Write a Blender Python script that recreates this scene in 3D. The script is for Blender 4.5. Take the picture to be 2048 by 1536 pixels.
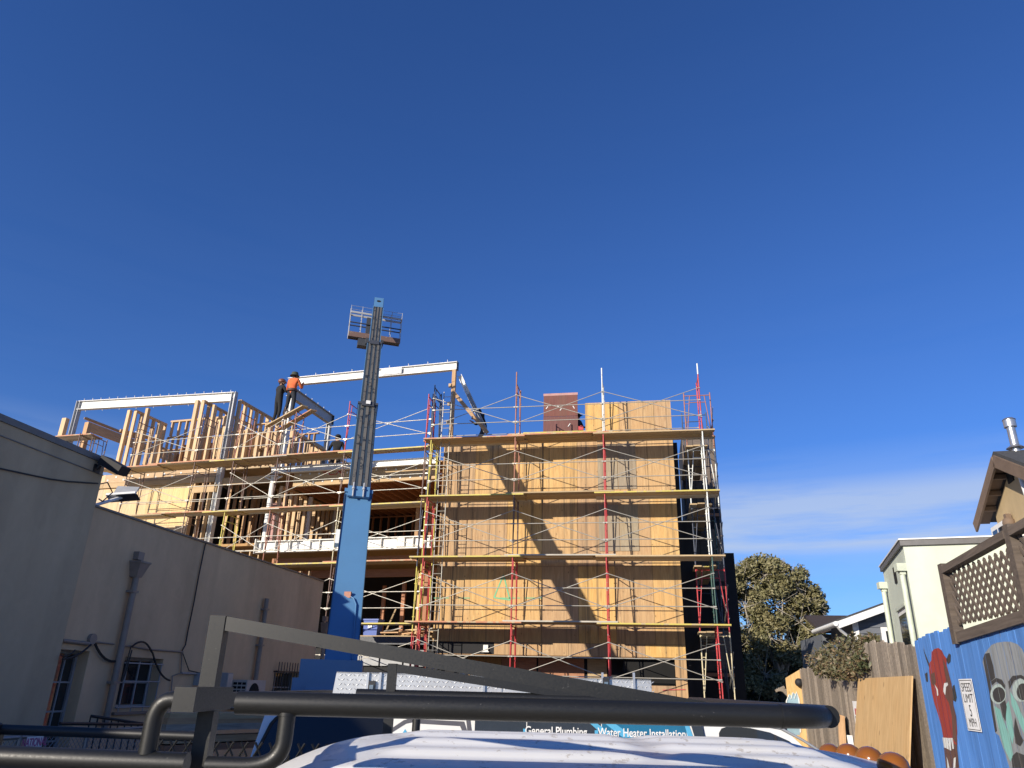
import bpy, bmesh, math, random
from mathutils import Vector, Matrix, Euler
from math import radians, sin, cos, tan, atan2, hypot, pi

for o in list(bpy.data.objects): bpy.data.objects.remove(o)
scn = bpy.context.scene
col = scn.collection
rnd = random.Random(11)

# ------------------------------------------------------------------ camera
# world: X runs along the plywood tower's face, Y into the lot, Z up, camera above the origin
CAM = Vector((0, 0, 2.3)); FPX = 1480.0
YAW, PITCH, ROLL = radians(10.5), radians(22.2), radians(1.44)
HD = Vector((-sin(YAW), cos(YAW), 0)); RR = Vector((cos(YAW), sin(YAW), 0))
FW = HD * cos(PITCH) + Vector((0, 0, sin(PITCH)))
UP0 = RR.cross(FW)
RT = RR * cos(ROLL) + UP0 * sin(ROLL); UPV = UP0 * cos(ROLL) - RR * sin(ROLL)
cd = bpy.data.cameras.new('camera'); cam = bpy.data.objects.new('camera', cd); col.objects.link(cam)
cd.sensor_width = 36; cd.lens = 36 * FPX / 2048; cd.clip_start = 0.05; cd.clip_end = 5000
cam.matrix_world = Matrix(((RT.x, UPV.x, -FW.x, CAM.x), (RT.y, UPV.y, -FW.y, CAM.y), (RT.z, UPV.z, -FW.z, CAM.z), (0, 0, 0, 1)))
scn.camera = cam
scn.render.resolution_x, scn.render.resolution_y = 1024, 768

# ------------------------------------------------------------------ sky and sun
SUN_AZ, SUN_EL = 33.0, 20.0            # light travels towards +X+Y
TOSUN = Vector((-sin(radians(SUN_AZ)) * cos(radians(SUN_EL)), -cos(radians(SUN_AZ)) * cos(radians(SUN_EL)), sin(radians(SUN_EL))))
w = bpy.data.worlds.new('World'); scn.world = w; w.use_nodes = True
nt = w.node_tree; nt.nodes.clear()
def wn(t, **k):
    n = nt.nodes.new(t)
    for a, b in k.items(): setattr(n, a, b)
    return n
out = wn('ShaderNodeOutputWorld'); bg = wn('ShaderNodeBackground'); sky = wn('ShaderNodeTexSky')
sky.sky_type = 'NISHITA'; sky.sun_disc = False; sky.sun_elevation = radians(SUN_EL)
sky.sun_rotation = atan2(TOSUN.x, TOSUN.y)
sky.altitude = 50; sky.air_density = 1.0; sky.dust_density = 0.12; sky.ozone_density = 4.5
bg.inputs['Strength'].default_value = 0.069
# thin high cirrus: streaks near the horizon, faint wisps above
tc = wn('ShaderNodeTexCoord'); mp = wn('ShaderNodeMapping'); mp.inputs['Scale'].default_value = (1.6, 1.6, 16)
nz = wn('ShaderNodeTexNoise'); nz.inputs['Scale'].default_value = 1.7; nz.inputs['Detail'].default_value = 6; nz.inputs['Roughness'].default_value = 0.55
sp = wn('ShaderNodeSeparateXYZ')
r1 = wn('ShaderNodeValToRGB'); r1.color_ramp.elements[0].position = 0.26; r1.color_ramp.elements[1].position = 0.50
r2 = wn('ShaderNodeValToRGB'); cr = r2.color_ramp
cr.elements[0].position = 0.06; cr.elements[0].color = (0.25, 0.25, 0.25, 1)
cr.elements[1].position = 1.0; cr.elements[1].color = (0, 0, 0, 1)
for ps, v in ((0.12, 0.12), (0.155, 0.30), (0.17, 1.0), (0.225, 0.85), (0.25, 0.22), (0.29, 0.02), (0.6, 0.004)):
    e = cr.elements.new(ps); e.color = (v, v, v, 1)
mu = wn('ShaderNodeMath', operation='MULTIPLY'); mu2 = wn('ShaderNodeMath', operation='MULTIPLY'); mu2.inputs[1].default_value = 0.86
mix = wn('ShaderNodeMix', data_type='RGBA')
L_ = nt.links.new
L_(tc.outputs['Generated'], mp.inputs['Vector']); L_(mp.outputs['Vector'], nz.inputs['Vector']); L_(nz.outputs['Fac'], r1.inputs['Fac'])
L_(tc.outputs['Generated'], sp.inputs['Vector']); L_(sp.outputs['Z'], r2.inputs['Fac'])
L_(r1.outputs['Color'], mu.inputs[0]); L_(r2.outputs['Color'], mu.inputs[1]); L_(mu.outputs[0], mu2.inputs[0])
tint = wn('ShaderNodeMix', data_type='RGBA'); tint.blend_type = 'MULTIPLY'; tint.inputs['Factor'].default_value = 1.0
tint.inputs['B'].default_value = (0.62, 0.97, 1.58, 1)
L_(sky.outputs['Color'], tint.inputs['A'])
L_(mu2.outputs[0], mix.inputs['Factor']); L_(tint.outputs['Result'], mix.inputs['A']); mix.inputs['B'].default_value = (5.4, 6.6, 8.9, 1)
L_(mix.outputs['Result'], bg.inputs['Color']); L_(bg.outputs['Background'], out.inputs['Surface'])
sd = bpy.data.lights.new('sun', 'SUN'); sd.energy = 5.0; sd.angle = radians(0.5); sd.color = (1.0, 0.90, 0.76)
so = bpy.data.objects.new('sun', sd); col.objects.link(so)
so.rotation_euler = TOSUN.to_track_quat('Z', 'Y').to_euler(); so.location = (0, 0, 40)
scn.view_settings.view_transform = 'Standard'; scn.view_settings.look = 'None'
scn.view_settings.exposure = 0.4; scn.view_settings.gamma = 1.0; scn.view_settings.use_curve_mapping = False
scn.render.engine = 'CYCLES'

# ------------------------------------------------------------------ survey: a pixel of the photograph and a known plane give a point
def ray(x, y): return FW * FPX + RT * (x - 1024) - UPV * (y - 768)
def aty(x, y, Y): d = ray(x, y); return CAM + d * ((Y - CAM.y) / d.y)
def atx(x, y, X): d = ray(x, y); return CAM + d * ((X - CAM.x) / d.x)
def atz(x, y, Z): d = ray(x, y); return CAM + d * ((Z - CAM.z) / d.z)
def fwd(x, y, D): d = ray(x, y); return CAM + d * (D / d.dot(HD))
def lf(a, b, z): return RR * a + HD * b + Vector((0, 0, z))        # truck frame: a to the right, b ahead

# ------------------------------------------------------------------ building blocks
def V(*a): return Vector(a)
class MB:
    def __init__(s): s.v = []; s.f = []; s.m = []; s.sm = []
    def add(s, vs, fs, mi=0, smooth=False):
        b = len(s.v); s.v += [Vector(q) for q in vs]
        for f in fs: s.f.append([b + i for i in f]); s.m.append(mi); s.sm.append(smooth)
        return s
    def box(s, c, size, R=None, mi=0):
        hx, hy, hz = size[0] / 2, size[1] / 2, size[2] / 2; c = Vector(c)
        vs = [Vector((x, y, z)) for z in (-hz, hz) for y in (-hy, hy) for x in (-hx, hx)]
        if R: vs = [R @ q for q in vs]
        return s.add([c + q for q in vs], [(0, 2, 3, 1), (4, 5, 7, 6), (0, 1, 5, 4), (2, 6, 7, 3), (0, 4, 6, 2), (1, 3, 7, 5)], mi)
    def span(s, a, b, mi=0):
        a, b = Vector(a), Vector(b); return s.box((a + b) / 2, [abs(b[i] - a[i]) for i in range(3)], None, mi)
    def beam(s, a, b, w, h, up=(0, 0, 1), mi=0):
        M, ln = frame(a, b, up); return s.box(M @ Vector((ln / 2, 0, 0)), (ln, w, h), M.to_3x3(), mi)
    def tube(s, pts, r, n=8, cap=True, mi=0):
        pts = [Vector(p) for p in pts]; rings = []; ref = None
        rs = r if isinstance(r, (list, tuple)) else [r] * len(pts)
        for i, p in enumerate(pts):
            t = (pts[min(i + 1, len(pts) - 1)] - pts[max(i - 1, 0)]).normalized()
            if ref is None: ref = Vector((0, 0, 1)) if abs(t.z) < .9 else Vector((1, 0, 0))
            a = (ref - t * ref.dot(t)).normalized(); b = t.cross(a); ref = a
            rings.append([p + (a * cos(2 * pi * k / n) + b * sin(2 * pi * k / n)) * rs[i] for k in range(n)])
        vs = [q for r_ in rings for q in r_]; fs = []
        for i in range(len(pts) - 1):
            for k in range(n): fs.append((i * n + k, i * n + (k + 1) % n, (i + 1) * n + (k + 1) % n, (i + 1) * n + k))
        s.add(vs, fs, mi, n > 5)
        if cap:
            e = (len(pts) - 1) * n
            s.add(rings[0], [list(range(n))[::-1]], mi); s.add(rings[-1], [list(range(n))], mi)
        return s
    def prism(s, poly, vec, mi=0):
        n = len(poly); p = [Vector(q) for q in poly]; vec = Vector(vec)
        fs = [list(range(n))[::-1], list(range(n, 2 * n))] + [(k, (k + 1) % n, n + (k + 1) % n, n + k) for k in range(n)]
        return s.add(p + [q + vec for q in p], fs, mi)
    def ball(s, c, r, seg=10, rings=6, sc=(1, 1, 1), mi=0):
        vs = [Vector((0, 0, 1))]; fs = []
        for i in range(1, rings):
            t = pi * i / rings
            for k in range(seg): vs.append(Vector((sin(t) * cos(2 * pi * k / seg), sin(t) * sin(2 * pi * k / seg), cos(t))))
        vs.append(Vector((0, 0, -1))); e = len(vs) - 1
        for k in range(seg): fs.append((0, 1 + k, 1 + (k + 1) % seg)); fs.append((e, e - seg + (k + 1) % seg, e - seg + k))
        for i in range(rings - 2):
            for k in range(seg): a = 1 + i * seg; fs.append((a + k, a + seg + k, a + seg + (k + 1) % seg, a + (k + 1) % seg))
        return s.add([Vector(c) + Vector((q.x * sc[0], q.y * sc[1], q.z * sc[2])) * r for q in vs], fs, mi, True)
    def mesh(s, name, mats, origin=None):
        me = bpy.data.meshes.new(name); o = origin or Vector((0, 0, 0))
        me.from_pydata([tuple(q - o) for q in s.v], [], s.f)
        for m in (mats if isinstance(mats, (list, tuple)) else [mats]): me.materials.append(MAT[m] if isinstance(m, str) else m)
        me.polygons.foreach_set('material_index', s.m); me.polygons.foreach_set('use_smooth', s.sm)
        me.update(); return me
def frame(a, b, up=(0, 0, 1)):
    a, b, up = Vector(a), Vector(b), Vector(up); x = b - a; ln = x.length; x.normalize()
    if abs(x.dot(up)) > .98: up = Vector((0, 1, 0))
    y = up.cross(x).normalized(); z = x.cross(y)
    return Matrix(((x.x, y.x, z.x, a.x), (x.y, y.y, z.y, a.y), (x.z, y.z, z.z, a.z), (0, 0, 0, 1))), ln
WLOC = {}
def link(o, parent, M):
    """place an object by its world matrix; parents are never rotated"""
    col.objects.link(o); WLOC[o.name] = M.to_translation()
    if parent is not None:
        o.parent = parent; M = Matrix.Translation(-PW(parent)) @ M
    o.matrix_local = M if parent is not None else M
    if parent is None: o.matrix_world = M
    return o
def PW(p):
    q = Vector((0, 0, 0))
    while p is not None: q = q + p.location; p = p.parent
    return q
def tag(o, label=None, cat=None, group=None, kind=None):
    if label: o['label'] = label
    if cat: o['category'] = cat
    if group: o['group'] = group
    if kind: o['kind'] = kind
    return o
def thing(name, label, cat, loc, group=None):
    o = bpy.data.objects.new(name, None); o.empty_display_size = .2
    col.objects.link(o); o.location = Vector(loc); return tag(o, label, cat, group)
def obj(name, mb, mats, parent=None, loc=None, kind=None):
    """mesh builder in world coordinates -> object whose origin is at loc (default: middle of its base); parts only under unrotated parents"""
    if loc is None:
        xs = [q.x for q in mb.v]; ys = [q.y for q in mb.v]; zs = [q.z for q in mb.v]
        loc = Vector(((min(xs) + max(xs)) / 2, (min(ys) + max(ys)) / 2, min(zs)))
    loc = Vector(loc); o = bpy.data.objects.new(name, mb.mesh(name, mats, loc))
    link(o, parent, Matrix.Translation(loc))
    if kind: o['kind'] = kind
    return o
CACHE = {}
def bar(name, a, b, w, h, mats, parent, up=(0, 0, 1), capmats=None):
    """a straight timber or steel member with its own local X along its length; alike members share mesh data"""
    M, ln = frame(a, b, up); key = ('bar', round(ln, 2), round(w, 4), round(h, 4), str(mats))
    me = CACHE.get(key)
    if me is None:
        mb = MB(); mb.box((ln / 2, 0, 0), (ln, w, h))
        if isinstance(mats, (list, tuple)): mb.m = [0, 0, 1, 1, 1, 1]
        me = CACHE[key] = mb.mesh(name, mats)
    return link(bpy.data.objects.new(name, me), parent, M)
def inst(name, key, maker, mats, parent, M):
    me = CACHE.get(key)
    if me is None: me = CACHE[key] = maker().mesh(name, mats)
    return link(bpy.data.objects.new(name, me), parent, M)
def clone(o, M, parent=None):
    c = o.copy(); link(c, parent, M); return c
def ibeam(mb, a, b, d, w, tf=.02, tw=.012, up=(0, 0, 1), mi=0):
    M, ln = frame(a, b, up); R = M.to_3x3()
    for z in (-d / 2 + tf / 2, d / 2 - tf / 2): mb.box(M @ Vector((ln / 2, 0, z)), (ln, w, tf), R, mi)
    mb.box(M @ Vector((ln / 2, 0, 0)), (ln, tw, d - 2 * tf), R, mi)
    return mb
def text_mesh(body, size, mat, M, parent, name='lettering', ext=.0015, bold=0.0, sx=1.0):
    cu = bpy.data.curves.new(name, 'FONT'); cu.body = body; cu.size = size; cu.extrude = ext; cu.align_x = 'CENTER'; cu.align_y = 'CENTER'; cu.offset = bold
    t = bpy.data.objects.new(name, cu); col.objects.link(t)
    dg = bpy.context.evaluated_depsgraph_get(); me = bpy.data.meshes.new_from_object(t.evaluated_get(dg))
    bpy.data.objects.remove(t); me.materials.clear(); me.materials.append(MAT[mat]); me.name = name
    if sx != 1.0:
        for q in me.vertices: q.co.x *= sx
    return link(bpy.data.objects.new(name, me), parent, M)
def basis(o, x, y):
    """matrix with local x, y axes along the given directions at o"""
    x = Vector(x).normalized(); y = Vector(y); y = (y - x * y.dot(x)).normalized(); z = x.cross(y); o = Vector(o)
    return Matrix(((x.x, y.x, z.x, o.x), (x.y, y.y, z.y, o.y), (x.z, y.z, z.z, o.z), (0, 0, 0, 1)))

# ------------------------------------------------------------------ materials
MAT = {}
class NB:
    """small node-tree helper"""
    def __init__(s, name):
        m = bpy.data.materials.new(name); m.use_nodes = True; s.m = m; s.t = m.node_tree; s.b = s.t.nodes['Principled BSDF']; MAT[name] = m
    def n(s, t, ins=None, **k):
        x = s.t.nodes.new(t)
        for a, b in k.items(): setattr(x, a, b)
        for a, b in (ins or {}).items():
            if isinstance(b, bpy.types.NodeSocket): s.t.links.new(b, x.inputs[a])
            else: x.inputs[a].default_value = b
        return x
    def coords(s, kind='Object', scale=(1, 1, 1), rand=True, rot=(0, 0, 0)):
        t = s.n('ShaderNodeTexCoord'); v = t.outputs[kind]
        if kind == 'Geo': v = s.n('ShaderNodeNewGeometry').outputs['Position']
        if rand:
            oi = s.n('ShaderNodeObjectInfo'); mm = s.n('ShaderNodeMath', {0: oi.outputs['Random'], 1: 37.0}, operation='MULTIPLY')
            v = s.n('ShaderNodeVectorMath', {0: v, 1: mm.outputs[0]}, operation='ADD').outputs[0]
        return s.n('ShaderNodeMapping', {'Vector': v, 'Scale': scale, 'Rotation': rot}).outputs[0]
    def geo(s, scale=(1, 1, 1)):
        return s.n('ShaderNodeMapping', {'Vector': s.n('ShaderNodeNewGeometry').outputs['Position'], 'Scale': scale}).outputs[0]
    def noise(s, v, scale, detail=4, rough=.55, dist=0):
        return s.n('ShaderNodeTexNoise', {'Vector': v, 'Scale': scale, 'Detail': detail, 'Roughness': rough, 'Distortion': dist}).outputs['Fac']
    def ramp(s, f, stops):
        r = s.n('ShaderNodeValToRGB', {'Fac': f}); e = r.color_ramp.elements
        while len(e) < len(stops): e.new(.5)
        for i, (p, c) in enumerate(stops):
            e[i].position = p; e[i].color = (*(c if isinstance(c, (tuple, list)) else (c, c, c)), 1)
        return r.outputs['Color']
    def mix(s, f, a, b, mode='MIX'):
        x = s.n('ShaderNodeMix', data_type='RGBA', blend_type=mode)
        for k, q in (('Factor', f), ('A', a), ('B', b)):
            if isinstance(q, bpy.types.NodeSocket): s.t.links.new(q, x.inputs[k])
            else: x.inputs[k].default_value = q if not isinstance(q, tuple) else (*q, 1)
        return x.outputs['Result']
    def rand(s, lo, hi):
        oi = s.n('ShaderNodeObjectInfo'); return s.n('ShaderNodeMapRange', {'Value': oi.outputs['Random'], 'To Min': lo, 'To Max': hi}).outputs[0]
    def val(s, c, lo, hi):
        """brightness varies from object to object"""
        return s.n('ShaderNodeHueSaturation', {'Color': c, 'Value': s.rand(lo, hi)}).outputs[0]
    def bump(s, h, strength=.3, dist=.01):
        s.t.links.new(s.n('ShaderNodeBump', {'Height': h, 'Strength': strength, 'Distance': dist}).outputs[0], s.b.inputs['Normal'])
    def set(s, col=None, rough=None, metal=None, **k):
        for key, q in (('Base Color', col), ('Roughness', rough), ('Metallic', metal), *k.items()):
            if q is None: continue
            if isinstance(q, bpy.types.NodeSocket): s.t.links.new(q, s.b.inputs[key])
            else: s.b.inputs[key].default_value = (*q, 1) if isinstance(q, tuple) and len(q) == 3 else q
        return s.m
def plain(name, c, rough=.6, metal=0, var=.12, scale=6, bump=0):
    b = NB(name); f = b.noise(b.coords('Object'), scale, 5, .6)
    d = tuple(max(0, x * (1 - var)) for x in c); e = tuple(min(1, x * (1 + var)) for x in c)
    b.set(b.ramp(f, [(.3, d), (.7, e)]), rough, metal)
    if bump: b.bump(f, bump, .01)
    return b.m
def lumber(name, dark, light, rough=.75, lo=.8, hi=1.12):
    b = NB(name); v = b.coords('Object', (1.2, 14, 14)); g = b.noise(v, 2.2, 6, .65, .6)
    k = b.ramp(b.noise(b.coords('Object', (3, 9, 9)), 1.0, 2), [(.66, 0.0), (.74, 1.0)])
    c = b.ramp(g, [(.28, dark), (.72, light)]); c = b.mix(b.n('ShaderNodeMath', {0: k, 1: .35}, operation='MULTIPLY').outputs[0], c, tuple(x * .45 for x in dark))
    b.set(b.val(c, lo, hi), rough); b.bump(g, .2, .004); return b.m
def plywood(name, dark, light, stain=.35, lo=.88, hi=1.08, patch=True, vert=True, dist=1.2):
    """sheet with its grain up the sheet (local Z), oval plugs and rain streaks"""
    b = NB(name); v = b.coords('Object', (9, 9, .9) if vert else (.9, 9, 9)); g = b.noise(v, 1.6 if dist < 3 else .7, 5, .6, dist)
    c = b.ramp(g, [(.25, dark), (.5, tuple((a + d) / 2 for a, d in zip(dark, light))), (.75, light)])
    big = b.noise(b.coords('Object', (1, 1, .6)), 1.5, 3); c = b.mix(b.ramp(big, [(.45, 0.), (.75, .5)]), c, tuple(x * y for x, y in zip(light, (.92, .78, .6))))
    if patch:
        vo = b.n('ShaderNodeTexVoronoi', {'Vector': b.coords('Object', (4.2, 4.2, 2.4)), 'Scale': 1.25, 'Randomness': .9})
        k = b.ramp(vo.outputs['Distance'], [(.06, 1.0), (.13, 0.0)]); c = b.mix(b.n('ShaderNodeMath', {0: k, 1: .7}, operation='MULTIPLY').outputs[0], c, tuple(x * .5 for x in dark))
    st = b.ramp(b.noise(b.geo((8, 8, .10)), 1.0, 4, .65), [(.52, 0.), (.70, 1.)])
    c = b.mix(b.n('ShaderNodeMath', {0: st, 1: stain}, operation='MULTIPLY').outputs[0], c, (.10, .075, .05))
    hs = b.n('ShaderNodeHueSaturation', {'Color': b.val(c, lo, hi), 'Hue': b.rand(.494, .507), 'Saturation': b.rand(.85, 1.1)}); b.set(hs.outputs[0], .75); b.bump(g, .15, .004); return b.m
def paint(name, c, rough=.35, chip=0.0, under=(.12, .09, .08), metal=0., scale=9, coat=0.0, dirt=.25):
    b = NB(name); v = b.coords('Object'); c2 = b.mix(b.ramp(b.noise(v, 1.7, 4), [(.4, 0.), (.8, dirt)]), c, tuple(x * .55 + .02 for x in c))
    if chip: c2 = b.mix(b.ramp(b.noise(v, scale, 6, .7), [(.62 - chip * .2, 0.), (.66 - chip * .2, 1.)]), c2, under)
    f = b.noise(v, scale * 2, 3); rr = b.ramp(f, [(.3, max(.03, rough - .08)), (.7, min(1, rough + .1))])
    b.set(c2, rr, metal)
    if coat: b.b.inputs['Coat Weight'].default_value = coat; b.b.inputs['Coat Roughness'].default_value = .06
    return b.m
def stucco(name, c, streak=.25, sc=1.0):
    # trowelled coat: blotches, rain streaks, repaired patches and fine cracks
    b = NB(name); f = b.noise(b.geo((1, 1, 1)), 60 * sc, 5, .7); p = b.noise(b.geo((.6, .6, .25)), 1.1, 5, .65)
    s = b.noise(b.geo((1.9, 1.9, .16)), 1.0, 4, .55); k = b.ramp(b.noise(b.geo((1, 1, 1)), 2.3, 2, .5), [(.5, 0.), (.52, .05), (.6, .05), (.62, 0.)])
    c2 = b.ramp(p, [(.25, tuple(x * .78 for x in c)), (.75, tuple(min(1, x * 1.15) for x in c))])
    c2 = b.mix(b.n('ShaderNodeMath', {0: b.ramp(s, [(.5, 0.), (.78, 1.)]), 1: streak}, operation='MULTIPLY').outputs[0], c2, tuple(x * .6 for x in c))
    c2 = b.mix(k, c2, tuple(min(1, x * 1.5) for x in c))
    b.set(c2, .9); b.bump(f, .35, .006); return b.m
def glass(name, c=(.02, .025, .03), rough=.04):
    b = NB(name); b.set(c, rough); b.b.inputs['Specular IOR Level'].default_value = .8
    b.bump(b.noise(b.coords('Object'), 1.3, 2), .02, .02); return b.m

lumber('fir', (.46, .30, .16), (.68, .49, .29)); lumber('fir_warm', (.40, .23, .11), (.60, .39, .21)); lumber('fir_red', (.30, .13, .07), (.44, .22, .12))
lumber('plank_wood', (.34, .24, .13), (.52, .39, .22)); lumber('plank_grey', (.36, .33, .27), (.56, .52, .44))
lumber('glulam', (.42, .28, .14), (.60, .43, .24)); lumber('weathered', (.17, .14, .11), (.37, .31, .24), lo=.6, hi=1.3)
lumber('weathered_shade_dark', (.075, .058, .045), (.16, .125, .098), lo=.8, hi=1.15); lumber('copper_wood', (.45, .22, .10), (.60, .33, .15))  # darkest tone serves weathered boards and the shaded stair tower plywood
plywood('ply_tower', (.38, .215, .085), (.63, .415, .185), .8, .68, 1.14); plywood('ply_pale', (.52, .36, .19), (.70, .52, .29), .3)
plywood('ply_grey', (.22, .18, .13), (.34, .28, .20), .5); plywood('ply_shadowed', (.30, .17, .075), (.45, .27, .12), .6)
plywood('ply_lean', (.42, .25, .10), (.66, .45, .22), .1, dist=5.0); plywood('ply_red', (.10, .036, .032), (.17, .065, .058), .3, patch=False)
paint('paint_yellow', (.52, .43, .09), .6, .45, (.42, .33, .19), scale=5); paint('paint_orange', (.46, .19, .09), .6, .5, (.42, .33, .19), scale=5)
GALV = (.41, .39, .335)
paint('galv', GALV, .42, .05, (.3, .26, .2), .35); paint('tube_red', (.46, .035, .04), .45, .06, (.35, .3, .28)); paint('tube_rust', (.36, .15, .095), .6, .2, (.20, .13, .1))
paint('tube_navy', (.05, .06, .09), .5, .12, (.22, .16, .13)); paint('tube_yellow', (.60, .52, .10), .5, .1, (.3, .25, .2)); paint('tube_white', (.70, .72, .68), .45, .08, (.3, .3, .3))
paint('tube_green', (.035, .09, .075), .5, .1, (.25, .2, .16)); paint('tube_brown', (.17, .105, .085), .6, .15, (.3, .25, .2)); paint('tube_cream', (.62, .55, .36), .5, .15, (.3, .2, .15))
paint('steel_white', (.70, .69, .65), .5, .02, (.3, .28, .26), dirt=.12); paint('steel_grey', (.38, .39, .40), .5, .03); paint('steel_dark', (.05, .055, .065), .5, .02)
paint('boom_blue', (.085, .205, .37), .42, .0, dirt=.25, coat=.1); paint('boom_grease', (.15, .14, .12), .5, .35, (.03, .035, .04), .2, 5, dirt=.7)
paint('boom_tele', (.045, .065, .085), .4, .25, (.03, .03, .03), .25, 4, dirt=.6); paint('black_steel', (.009, .0095, .0095), .46, -.22, (.09, .09, .09), scale=80, dirt=0); plain('black_matte', (.012, .012, .014), .7)
# ------------------------------------------------------------------ more materials
stucco('stucco_slate', (.46, .37, .245), .38); stucco('stucco_taupe', (.61, .445, .275), .38); stucco('stucco_mint', (.555, .60, .50), .2); stucco('stucco_tan', (.46, .345, .19), .2)
plain('flashing', (.15, .145, .14), .5, .2); plain('trim_white', (.72, .72, .70), .5); plain('dark_frame', (.03, .03, .032), .4); plain('bar_black', (.02, .02, .022), .45)
plain('window_grey', (.30, .31, .32), .5); plain('pipe_taupe', (.24, .20, .17), .5); plain('pipe_mint', (.52, .565, .46), .5); plain('ac_beige', (.45, .43, .40), .5); plain('cable_black', (.02, .02, .022), .5)
glass('glass_dark'); glass('glass_tint', (.008, .009, .01), .18); plain('reveal', (.10, .115, .14), .8); plain('void_black', (.006, .006, .006), .95); plain('sign_white', (.75, .75, .74), .45); plain('ink_black', (.02, .02, .02), .6); plain('ink_red', (.45, .05, .06), .6); plain('ink_magenta', (.40, .09, .22), .6)
plain('chain', (.25, .26, .27), .4, .6); plain('amber', (.22, .075, .012), .2); plain('chrome', (.55, .55, .56), .15, 1.0); plain('rubber', (.02, .02, .02), .8)
paint('car_white', (.72, .72, .70), .38, coat=.12, dirt=.05); paint('roof_white', (.72, .72, .70), .42, .18, (.50, .47, .42), scale=14, coat=.1, dirt=.22); plain('tread_plate', (.60, .61, .61), .36, .55); plain('box_aluminium', (.60, .61, .62), .35, .7)
plain('lot_bounce', (.36, .32, .26), .95, scale=3, bump=.3); plain('wrap_navy', (.035, .045, .06), .25); plain('wrap_blue', (.02, .14, .26), .25); plain('wrap_sky', (.10, .38, .60), .25); plain('wrap_slate', (.10, .10, .115), .3)  # unseen ground: pale warm tone chosen to bounce light into the shaded walls

# ------------------------------------------------------------------ ground
g = MB(); g.add([(-900, -900, 0), (900, -900, 0), (900, 900, 0), (-900, 900, 0)], [(0, 1, 2, 3)])
tag(obj('ground', g, 'lot_bounce', loc=(0, 0, 0)), kind='structure')

# ------------------------------------------------------------------ slate stucco building beside the lot
sb = thing('stucco_building', 'slate grey stucco building with dark parapet flashing and a floodlight at its corner', 'building', (-13, 2, 0))
XA = -9.0; YA = 10.78; HA = 5.73
obj('wall', MB().span((-19, -9, 0), (XA, YA, HA - .10)), 'stucco_slate', sb)
obj('parapet_cap', MB().span((-19.05, -9.05, HA - .098), (XA + .025, YA + .025, HA)), 'flashing', sb)
obj('drip_edge', MB().span((XA + .003, -9, HA - .30), (XA + .018, YA, HA - .285)), 'flashing', sb)
pts = [atx(-40, 930, XA + .03), atx(0, 937, XA + .03), atx(100, 958, XA + .03), atx(135, 963, XA + .03), atx(196, 967, XA + .03)]
tag(obj('wall_cable', MB().tube(pts, .012, 6), 'cable_black'), 'thin black cable pinned along the slate stucco wall', 'cable')
fl = thing('floodlight', 'black box floodlight jutting out from the slate parapet corner', 'light', (XA, 10.5, 5.1))
c = V(XA + .28, 10.66, 5.56); R = Euler((radians(6), radians(26), radians(8))).to_matrix()
obj('housing', MB().box(c, (.42, .28, .15), R), 'black_matte', fl); obj('lens', MB().box(c + R @ V(.02, 0, -.08), (.34, .22, .012), R), 'window_grey', fl)
obj('knuckle', MB().tube([V(XA, 10.6, 5.5), c + R @ V(-.2, 0, 0)], .035, 8), 'bar_black', fl); obj('wall_plate', MB().box((XA + .012, 10.6, 5.5), (.024, .14, .14)), 'bar_black', fl)

# ------------------------------------------------------------------ taupe stucco building behind it
XB = -9.12; HB = 4.93; YB0, YB1 = YA + .003, 20.45
tb = thing('stucco_building', 'low taupe stucco building with barred windows, downspouts and an air conditioner', 'building', (-13, 15.6, 0))
WINS = [(YA + .05, 11.58, .85, 2.67, 3, 4, 0), (12.5, 13.62, 1.78, 2.62, 3, 2, 1), (18.2, 19.6, 1.75, 2.52, 3, 2, 2)]
wb = MB(); ys = [YB0] + [q for wdw in WINS for q in wdw[:2]] + [YB1]
D_ = .30
for i in range(0, len(ys), 2): wb.span((XB - D_, ys[i], 0), (XB, ys[i + 1], HB))
for y0, y1, z0, z1, *_ in WINS: wb.span((XB - D_, y0, 0), (XB, y1, z0)); wb.span((XB - D_, y0, z1), (XB, y1, HB))
wb.span((-19, YB0, 0), (XB - D_ - .02, YB1, HB - .01))
obj('wall', wb, 'stucco_taupe', tb)
obj('parapet_cap', MB().span((-19.03, YB0, HB + .002), (XB + .035, YB1 + .03, HB + .035)), 'flashing', tb)
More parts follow.
